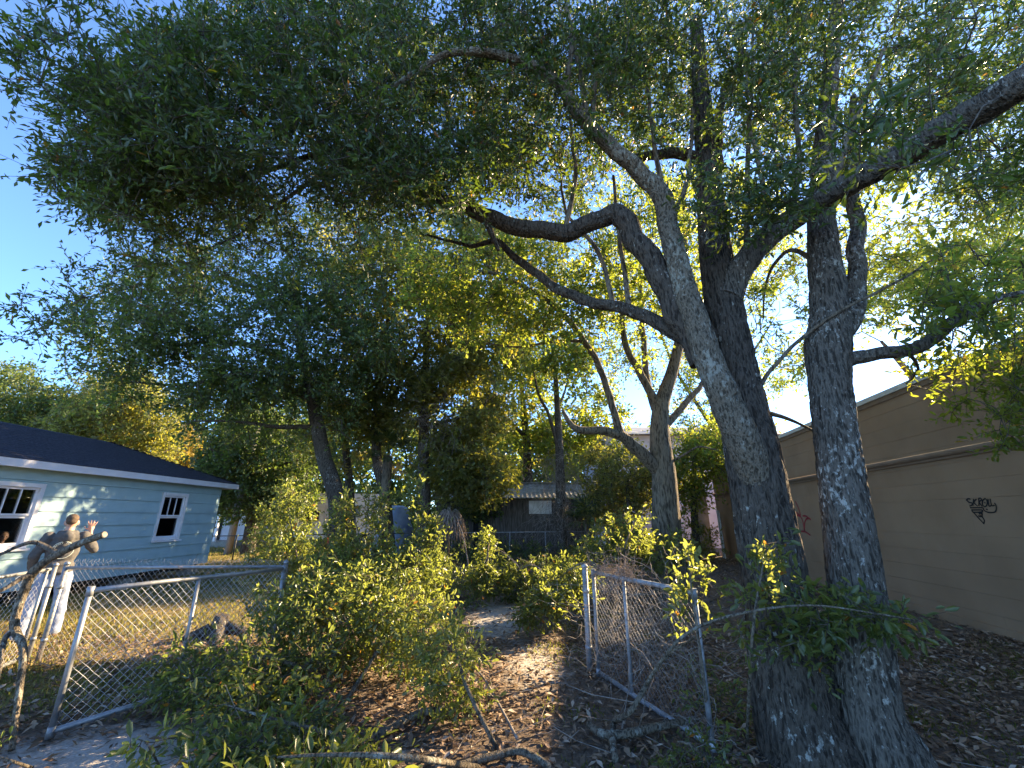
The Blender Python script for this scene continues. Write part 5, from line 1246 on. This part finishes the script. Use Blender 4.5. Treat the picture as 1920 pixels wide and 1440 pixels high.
def gz(px, py, h): q = G(px, py); return Vector((q.x, q.y, h))
log('lichened log lying beside the glossy-leaved bough', [gz(705, 1395, 0.05), gz(780, 1355, 0.06), gz(840, 1345, 0.06), gz(890, 1340, 0.05)], [0.04, 0.042, 0.038, 0.035])
log('lichen-crusted log at the bottom edge of the path', [gz(840, 1455, 0.04), gz(960, 1425, 0.05), gz(1000, 1435, 0.05), gz(1030, 1450, 0.04)], [0.03, 0.035, 0.034, 0.03])
log('forked lichen-crusted limb in front of the vine-tangled gate', [gz(1105, 1375, 0.06), gz(1135, 1400, 0.08), gz(1185, 1400, 0.09), gz(1260, 1385, 0.10), gz(1310, 1370, 0.08)], [0.038, 0.04, 0.042, 0.036, 0.025], 5)
log('short lichened stub of the forked limb', [gz(1155, 1440, 0.05), gz(1150, 1410, 0.08), gz(1155, 1385, 0.12), P(1185, 1330, 3.6), P(1240, 1240, 3.9), P(1310, 1190, 3.9)], [0.034, 0.034, 0.03, 0.026, 0.02, 0.010], 8)
log('pale bare stick pointing from the path to the leafy pile', [gz(970, 1400, 0.05), gz(935, 1345, 0.10), gz(905, 1310, 0.18), gz(870, 1285, 0.25)], [0.017, 0.015, 0.012, 0.008], 16, 'dead_twig')
log('thin bare stick on the sandy patch beyond the boughs', [gz(845, 1170, 0.03), gz(890, 1158, 0.05), gz(915, 1152, 0.04)], [0.018, 0.016, 0.012], 4, 'dead_twig')
log('pale bare stick in front of the bottom foreground leaves', [gz(430, 1425, 0.10), gz(470, 1430, 0.14), gz(515, 1440, 0.12)], [0.011, 0.010, 0.007], 4, 'dead_twig')
for lab, pp in (('bare pale branches arching out of the brush heap', [(1000, 1120, 9.4), (970, 1060, 9.5), (935, 1030, 9.6), (905, 1015, 9.6)]),
                ('bleached forked stick over the right side of the brush heap', [(1040, 1110, 9.2), (1010, 1065, 9.3), (985, 1062, 9.4), (950, 1085, 9.4)]),
                ('bare grey sapling stems left of the brush heap', [(880, 1110, 10), (878, 1060, 10), (870, 1010, 10), (862, 985, 10)])):
    log(lab, [P(*q) for q in pp], [0.022, 0.018, 0.012, 0.006], 10, 'dead_twig')
# cut limb propped up at the left edge
ll = thing('propped_limb', 'lichened cut limb with a sawn end leaning up before the waving man', 'fallen branch', tuple(gz(22, 1405, 0)), 0, 'bare fallen limbs')
pp, rr = spline(pl_([(22, 1408, 3.85), (30, 1340, 3.85), (40, 1265, 3.85), (43, 1212, 3.85), (27, 1178, 3.84), (34, 1140, 3.82), (48, 1100, 3.8), (62, 1073, 3.78), (90, 1050, 3.75), (130, 1028, 3.72), (165, 1013, 3.7), (196, 1002, 3.68)]), [0.018, 0.020, 0.023, 0.026, 0.031, 0.031, 0.031, 0.036, 0.031, 0.028, 0.027, 0.026], 6)
MB().tube(pp, rr, 12, bumps=0.10, bump_f=24).build('stem', 'bark_pale', ll, True)
for br in ([(62, 1075, 3.78), (40, 1085, 3.7), (0, 1108, 3.6), (-60, 1130, 3.5)], [(27, 1180, 3.84), (8, 1200, 3.8), (2, 1240, 3.75), (-10, 1300, 3.7)], [(110, 1040, 3.74), (70, 1018, 3.7), (40, 1022, 3.65), (0, 1040, 3.6), (-50, 1060, 3.5)]):
    q, r_ = spline(pl_(br), [0.022, 0.018, 0.014, 0.011, 0.008][:len(br)], 5)
    MB().tube(q, r_, 9, bumps=0.06, bump_f=24).build('side_branch', 'bark_grey', ll, True)
e = pp[-1]; d = (pp[-1] - pp[-2]).normalized()
MB().tube([e + d * 0.0005, e + d * 0.003], 0.022, 12).build('sawn_end', 'dead_twig', ll, True)

# dead vine tangle on the right gate, vines on the shed trunk
def tangle(name, label, seeds, n, steps, step, mat, r, fall=-0.02, parent_cat='vines'):
    A = []; B = []
    for k in range(n):
        p = Vector(random.choice(seeds)) + Vector((random.gauss(0, 0.05), random.gauss(0, 0.05), random.gauss(0, 0.04)))
        d = Vector((random.gauss(0, 1), random.gauss(0, 1), random.gauss(0, 0.8))).normalized()
        for s in range(steps):
            d = (d + Vector((random.gauss(0, 0.35), random.gauss(0, 0.35), random.gauss(0, 0.35) + fall))).normalized()
            q = p + d * step
            if q.z < 0.02: q.z = 0.02
            A.append(tuple(p)); B.append(tuple(q)); p = q
    root = thing(name, label, parent_cat, (seeds[0][0], seeds[0][1], 0))
    o = segs_mesh('stems', A, B, r, r * 0.8, mat, root); o['kind'] = 'stuff'
    return root
def along(a, b, za, zb, n): return [(a[0] + (b[0] - a[0]) * i / n, a[1] + (b[1] - a[1]) * i / n, za + (zb - za) * i / n) for i in range(n + 1)]
tangle('dead_vines', 'wispy pinkish dead vine tuft heaped on the right gate top rail', along((1.02, 5.3), (1.22, 4.7), 1.14, 1.15, 6), 170, 9, 0.035, 'vine', 0.0022, -0.03)
sd = []
for i in range(40):
    f = random.random(); sd.append((RG_F[0] + (RG_N[0] - RG_F[0]) * f + 0.04, RG_F[1] + (RG_N[1] - RG_F[1]) * f, random.uniform(0.05, 1.0)))
tangle('dead_vines', 'thin grey dead vines woven through the right gate mesh', sd, 150, 12, 0.07, 'dead_twig', 0.0022, 0.02)
c0 = P(1052, 980, 18.5)
tangle('hanging_vines', 'grey vines hanging round the slender trunk at the shed', [(c0.x + random.gauss(0, 0.5), 18.4 + random.gauss(0, 0.15), random.uniform(1.0, 4.5)) for _ in range(60)], 260, 14, 0.14, 'dead_twig', 0.006, -0.18)
sd = [tuple(P(random.uniform(790, 850), random.uniform(740, 820), 16.3)) for _ in range(30)]
tangle('dead_twig_spray', 'pale bare twig spray hanging before the straight trunk', sd, 90, 10, 0.16, 'dead_twig', 0.008, -0.16, 'branch')
tangle('dry_weeds', 'dry weed stalks along the foot of the chain-link fence', along((-5.6, 5.8), (-2.9, 5.75), 0.03, 0.03, 30), 190, 8, 0.055, 'vine', 0.002, 0.10, 'weeds')
tangle('dead_vines', 'dry vine strands on the top rail of the left fence', along((-4.2, 5.95), (-2.95, 5.97), 1.1, 1.1, 12), 80, 8, 0.03, 'vine', 0.0018, -0.02)
# scattered twigs
A = []; B = []
for k in range(900):
    x = random.uniform(-2.5, 6); y = random.uniform(2.2, 11)
    th = random.uniform(0, PI); L0 = random.uniform(0.08, 0.45); z = ground_z(x, y) + random.uniform(0.008, 0.03)
    dx, dy = math.cos(th) * L0 / 2, math.sin(th) * L0 / 2; m_ = (x + random.gauss(0, 0.02), y + random.gauss(0, 0.02), z + random.uniform(0, 0.02))
    A += [(x - dx, y - dy, z), m_]; B += [m_, (x + dx, y + dy, z + random.uniform(-0.005, 0.06))]
o = segs_mesh('fallen_twigs', A, B, 0.003, 0.002, 'dead_twig'); tag(o, 'thin dead twigs strewn over the leaf litter', 'twigs', kind='stuff')
# dark stump lying behind the gate mesh
sp_ = G(405, 1195)
st = thing('tree_stump', 'dark stump and root seen through the silver gate mesh', 'stump', (sp_.x, sp_.y, 0))
MB().tube([(0, 0, -0.05), (0, 0, 0.10), (0.03, 0, 0.30)], [0.22, 0.12, 0.09], 14, bumps=0.18, bump_f=9).build('stump', 'bark_dark', st)
for th in (0.4, 2.2, 3.9, 5.3): MB().tube([(0.1 * math.cos(th), 0.1 * math.sin(th), 0.12), (0.35 * math.cos(th), 0.35 * math.sin(th), 0.04), (0.6 * math.cos(th), 0.6 * math.sin(th), -0.03)], [0.09, 0.06, 0.03], 8, bumps=0.1).build('root', 'bark_dark', st)

# ------------------------------------------------------------------ people
def blob_mesh(name, parts, voxel, mat, parent, smooth=8, origin=None):
    """one continuous skin over tapered limbs and rounded masses"""
    bm = bmesh.new()
    for p in parts:
        if p[0] == 'c':
            a, ra, b, rb = Vector(p[1]), p[2], Vector(p[3]), p[4]
            d = (b - a).length; k = max(2, int(d / (min(ra, rb) * 0.45)) + 1)
            for i in range(k + 1):
                f = i / k; c = a.lerp(b, f); r = ra + (rb - ra) * f
                bmesh.ops.create_icosphere(bm, subdivisions=2, radius=r, matrix=Matrix.Translation(c))
        else:
            c, r = p[1], p[2]; m_ = Matrix.Translation(c)
            if len(p) > 3: m_ = m_ @ Matrix.Rotation(p[3], 4, p[4])
            bmesh.ops.create_icosphere(bm, subdivisions=3, radius=1.0, matrix=m_ @ Matrix.Diagonal((*r, 1)))
    me = bpy.data.meshes.new(name + '_src'); bm.to_mesh(me); bm.free()
    o = bpy.data.objects.new(name + '_src', me); C.objects.link(o)
    rm = o.modifiers.new('r', 'REMESH'); rm.mode = 'VOXEL'; rm.voxel_size = voxel; rm.use_smooth_shade = True
    sm = o.modifiers.new('s', 'SMOOTH'); sm.iterations = smooth; sm.factor = 0.5
    dg = bpy.context.evaluated_depsgraph_get()
    res = bpy.data.meshes.new_from_object(o.evaluated_get(dg)); res.name = name
    C.objects.unlink(o); bpy.data.objects.remove(o); bpy.data.meshes.remove(me)
    res.materials.clear(); res.materials.append(M[mat])
    res.polygons.foreach_set('use_smooth', np.ones(len(res.polygons), dtype=bool))
    ob = bpy.data.objects.new(name, res); link(ob, parent)
    return ob
man = thing('person', 'person in charcoal hoodie and faded jeans waving towards the house window', 'person', (-6.98, 6.95, 0), math.radians(42))
sR, eR, wR = (0.19, 0.0, 1.42), (0.34, 0.10, 1.21), (0.25, 0.20, 1.44)
sL, eL, wL = (-0.20, -0.01, 1.42), (-0.29, -0.03, 1.14), (-0.27, 0.10, 0.90)
hand_c = Vector((0.235, 0.225, 1.535))
body = [('e', (0, 0, 1.22), (0.15, 0.10, 0.26)), ('e', (0, 0.0, 0.95), (0.15, 0.11, 0.13)), ('c', (0, 0.0, 1.40), 0.075, (0.0, 0.02, 1.54), 0.058),
        ('e', (0.0, 0.035, 1.635), (0.074, 0.092, 0.108)), ('e', (0, 0.065, 1.575), (0.05, 0.055, 0.05)), ('e', (0, 0.125, 1.625), (0.012, 0.02, 0.022)), ('e', (0, 0.11, 1.665), (0.055, 0.015, 0.014)),
        ('e', (0, 0.113, 1.583), (0.026, 0.011, 0.008)), ('e', (0.078, 0.02, 1.62), (0.012, 0.022, 0.034)), ('e', (-0.078, 0.02, 1.62), (0.012, 0.022, 0.034)),
        ('c', sR, 0.052, eR, 0.042), ('c', eR, 0.042, wR, 0.028), ('c', sL, 0.052, eL, 0.042), ('c', eL, 0.042, wL, 0.028),
        ('c', (0.09, 0, 0.92), 0.085, (0.13, 0.04, 0.50), 0.058), ('c', (0.13, 0.04, 0.50), 0.058, (0.16, -0.02, 0.09), 0.04),
        ('c', (-0.09, 0, 0.92), 0.085, (-0.15, 0.03, 0.50), 0.058), ('c', (-0.15, 0.03, 0.50), 0.058, (-0.20, -0.03, 0.09), 0.04),
        ('e', (0.16, 0.05, 0.045), (0.042, 0.11, 0.035)), ('e', (-0.20, 0.04, 0.045), (0.042, 0.11, 0.035))]
# raised right hand: palm and five bent fingers
body += [('c', wR, 0.026, tuple(hand_c), 0.03), ('e', tuple(hand_c + Vector((0, 0.004, 0.005))), (0.044, 0.016, 0.05))]
for k, (dx, ln) in enumerate(((-0.034, 0.072), (-0.012, 0.083), (0.011, 0.078), (0.033, 0.062))):
    b0 = hand_c + Vector((dx, 0.0, 0.04)); b1 = b0 + Vector((dx * 0.42, 0.002, ln * 0.55)); b2 = b1 + Vector((dx * 0.36, 0.006, ln * 0.45))
    body += [('c', tuple(b0), 0.0110, tuple(b1), 0.0100), ('c', tuple(b1), 0.0100, tuple(b2), 0.0088)]
t0 = hand_c + Vector((-0.036, 0.004, -0.022)); t1 = t0 + Vector((-0.034, 0.012, 0.022)); t2 = t1 + Vector((-0.014, 0.010, 0.026))
body += [('c', tuple(t0), 0.013, tuple(t1), 0.011), ('c', tuple(t1), 0.011, tuple(t2), 0.009)]
# hanging left hand
hl = Vector(wL) + Vector((0.0, 0.02, -0.055)); body += [('c', wL, 0.026, tuple(hl), 0.028), ('e', tuple(hl), (0.018, 0.042, 0.046))]
for k, dy in enumerate((-0.028, -0.009, 0.011, 0.029)):
    b0 = hl + Vector((0, dy, -0.035)); b1 = b0 + Vector((0.008, 0, -0.04)); b2 = b1 + Vector((0.018, 0.0, -0.03)); body += [('c', tuple(b0), 0.0105, tuple(b1), 0.0095), ('c', tuple(b1), 0.0095, tuple(b2), 0.008)]
b0 = hl + Vector((0.01, 0.036, 0.01)); b1 = b0 + Vector((0.016, 0.022, -0.03)); body += [('c', tuple(b0), 0.012, tuple(b1), 0.009)]
blob_mesh('body', body, 0.0105, 'skin', man, 3)
for s in (-1, 1): MB().tube([(s * 0.03, 0.117, 1.637), (s * 0.03, 0.124, 1.637)], 0.009, 8).build('eye', 'eye', man)
hood = [('e', (0, 0, 1.22), (0.19, 0.135, 0.27)), ('e', (0, 0.0, 0.99), (0.185, 0.145, 0.12)), ('e', (0, 0, 0.92), (0.18, 0.14, 0.07)), ('e', (0, -0.005, 1.40), (0.185, 0.105, 0.085)),
        ('c', sR, 0.078, eR, 0.065), ('c', eR, 0.065, (0.262, 0.185, 1.405), 0.045), ('c', sL, 0.078, eL, 0.066), ('c', eL, 0.066, (-0.271, 0.09, 0.925), 0.046),
        ('c', (-0.09, -0.03, 1.475), 0.035, (0, -0.095, 1.465), 0.05), ('c', (0.09, -0.03, 1.475), 0.035, (0, -0.095, 1.465), 0.05), ('c', (-0.09, -0.03, 1.475), 0.035, (-0.05, 0.07, 1.44), 0.03), ('c', (0.09, -0.03, 1.475), 0.035, (0.05, 0.07, 1.44), 0.03), ('e', (0, -0.125, 1.41), (0.09, 0.045, 0.08))]
ho = blob_mesh('hoodie', hood, 0.012, 'hoodie', man, 6)
tex = noise
for v in ho.data.vertices:                       # soft folds
    w = noise.noise(Vector((v.co.x * 9, v.co.y * 9, v.co.z * 13))) * 0.010 + noise.noise(Vector((v.co.x * 21, v.co.y * 21, v.co.z * 26))) * 0.004
    v.co += v.normal * w
jn = [('e', (0, 0, 0.93), (0.165, 0.125, 0.10)), ('c', (0.088, 0, 0.86), 0.108, (0.132, 0.04, 0.50), 0.088), ('c', (0.132, 0.04, 0.50), 0.088, (0.162, -0.015, 0.10), 0.082),
      ('c', (-0.088, 0, 0.86), 0.108, (-0.152, 0.03, 0.50), 0.088), ('c', (-0.152, 0.03, 0.50), 0.088, (-0.202, -0.025, 0.10), 0.082)]
jo = blob_mesh('jeans', jn, 0.012, 'jeans', man, 6)
for v in jo.data.vertices:
    w = noise.noise(Vector((v.co.x * 7, v.co.y * 7, v.co.z * 11))) * 0.012 + noise.noise(Vector((v.co.x * 16, v.co.y * 16, v.co.z * 24))) * 0.004
    v.co += v.normal * w
for s, yy in ((0.16, 0.05), (-0.20, 0.04)):
    blob_mesh('boot', [('e', (s, yy, 0.05), (0.054, 0.135, 0.052)), ('c', (s, yy - 0.06, 0.05), 0.05, (s, yy - 0.07, 0.13), 0.055)], 0.01, 'shoe', man, 4)
blob_mesh('hair', [('e', (0.0, 0.004, 1.682), (0.076, 0.082, 0.074)), ('e', (0, -0.022, 1.645), (0.068, 0.058, 0.06))], 0.009, 'hair', man, 4)
# round print on the back
def back_pt(x, z): return Vector((x, -0.150 + 0.9 * x * x + 0.25 * (z - 1.2) ** 2, z))
mb = MB()
ring = [back_pt(0.122 * math.cos(t), 1.225 + 0.122 * math.sin(t)) for t in np.linspace(0, 2 * PI, 49)]
mb.tube(ring, 0.004, 5, cap=False); mb.build('print_ring', 'print', ho)
def letters(s, x0, z0, size, parent, arc=None):
    for i, ch_ in enumerate(s):
        if ch_ == ' ': continue
        cu = bpy.data.curves.new('letter', 'FONT'); cu.body = ch_; cu.size = size; cu.extrude = 0.0015; cu.align_x = 'CENTER'
        o = bpy.data.objects.new('letter_src', cu); C.objects.link(o)
        me = bpy.data.meshes.new_from_object(o.evaluated_get(bpy.context.evaluated_depsgraph_get())); C.objects.unlink(o); bpy.data.objects.remove(o)
        me.materials.clear(); me.materials.append(M['print']); me.name = 'letter'
        ob = bpy.data.objects.new('letter', me); link(ob, parent)
        if arc: th = arc[0] + (arc[1] - arc[0]) * i / (len(s) - 1); x, z, rot = arc[2] * math.cos(th), z0 + arc[2] * math.sin(th), th - PI / 2
        else: x, z, rot = x0 + i * size * 0.72, z0, 0.0
        p = back_pt(x, z); p.y -= 0.004
        ob.matrix_local = Matrix.Translation(p) @ Matrix.Rotation(PI / 2, 4, 'X') @ Matrix.Rotation(rot, 4, 'Z')
letters('DANNY MC', 0, 1.225, 0.036, ho, (math.radians(165), math.radians(55), 0.092))
letters('CLU', 0.0, 1.165, 0.034, ho)

kid = thing('person', 'small child in a pink top looking out of the larger window', 'person', (-10.20, 8.88, HB + 0.125), math.radians(-120))
kz = 1.00
kb = [('e', (0, 0.005, kz - 0.085), (0.066, 0.076, 0.090)), ('e', (0, 0.03, kz - 0.135), (0.045, 0.045, 0.035)), ('e', (0, 0.082, kz - 0.10), (0.010, 0.012, 0.014)), ('e', (0.068, 0, kz - 0.095), (0.010, 0.018, 0.024)), ('e', (-0.068, 0, kz - 0.095), (0.010, 0.018, 0.024)), ('e', (0, 0.068, kz - 0.132), (0.02, 0.012, 0.007)),
      ('c', (0, 0, kz - 0.16), 0.036, (0, 0, kz - 0.24), 0.045), ('e', (0, 0, kz - 0.38), (0.095, 0.07, 0.17)), ('c', (0.1, 0, kz - 0.26), 0.03, (0.13, 0.04, kz - 0.42), 0.026), ('c', (-0.1, 0, kz - 0.26), 0.03, (-0.13, 0.04, kz - 0.42), 0.026),
      ('c', (0.05, 0, kz - 0.52), 0.06, (0.055, 0, 0.25), 0.042), ('c', (0.055, 0, 0.25), 0.042, (0.055, 0, 0.04), 0.03), ('c', (-0.05, 0, kz - 0.52), 0.06, (-0.055, 0, 0.25), 0.042), ('c', (-0.055, 0, 0.25), 0.042, (-0.055, 0, 0.04), 0.03),
      ('e', (0.055, 0.03, 0.025), (0.03, 0.065, 0.025)), ('e', (-0.055, 0.03, 0.025), (0.03, 0.065, 0.025))]
for s in (-1, 1):
    e0 = Vector((s * 0.13, 0.04, kz - 0.42)); w0 = Vector((s * 0.09, 0.13, kz - 0.36)); kb += [('c', tuple(e0), 0.026, tuple(w0), 0.02), ('e', tuple(w0 + Vector((0, 0.02, 0.015))), (0.02, 0.012, 0.024))]
    for k in range(4):
        b0 = w0 + Vector((-0.015 + 0.01 * k, 0.024, 0.032)); kb.append(('c', tuple(b0), 0.006, tuple(b0 + Vector((0, 0.006, 0.026 - 0.003 * abs(k - 1)))), 0.005))
    b0 = w0 + Vector((-s * 0.02, 0.02, 0.01)); kb.append(('c', tuple(b0), 0.006, tuple(b0 + Vector((-s * 0.014, 0.006, 0.016))), 0.005))
blob_mesh('body', kb, 0.009, 'skin', kid, 2)
for s in (-1, 1): MB().tube([(s * 0.027, 0.071, kz - 0.086), (s * 0.027, 0.078, kz - 0.086)], 0.008, 8).build('eye', 'eye', kid)
blob_mesh('hair', [('e', (0, -0.012, kz - 0.062), (0.074, 0.078, 0.076))], 0.008, 'hair', kid, 3)
blob_mesh('top', [('e', (0, 0, kz - 0.37), (0.108, 0.082, 0.155)), ('c', (0.1, 0, kz - 0.26), 0.04, (0.125, 0.03, kz - 0.36), 0.038), ('c', (-0.1, 0, kz - 0.26), 0.04, (-0.125, 0.03, kz - 0.36), 0.038)], 0.009, 'pink', kid, 4)
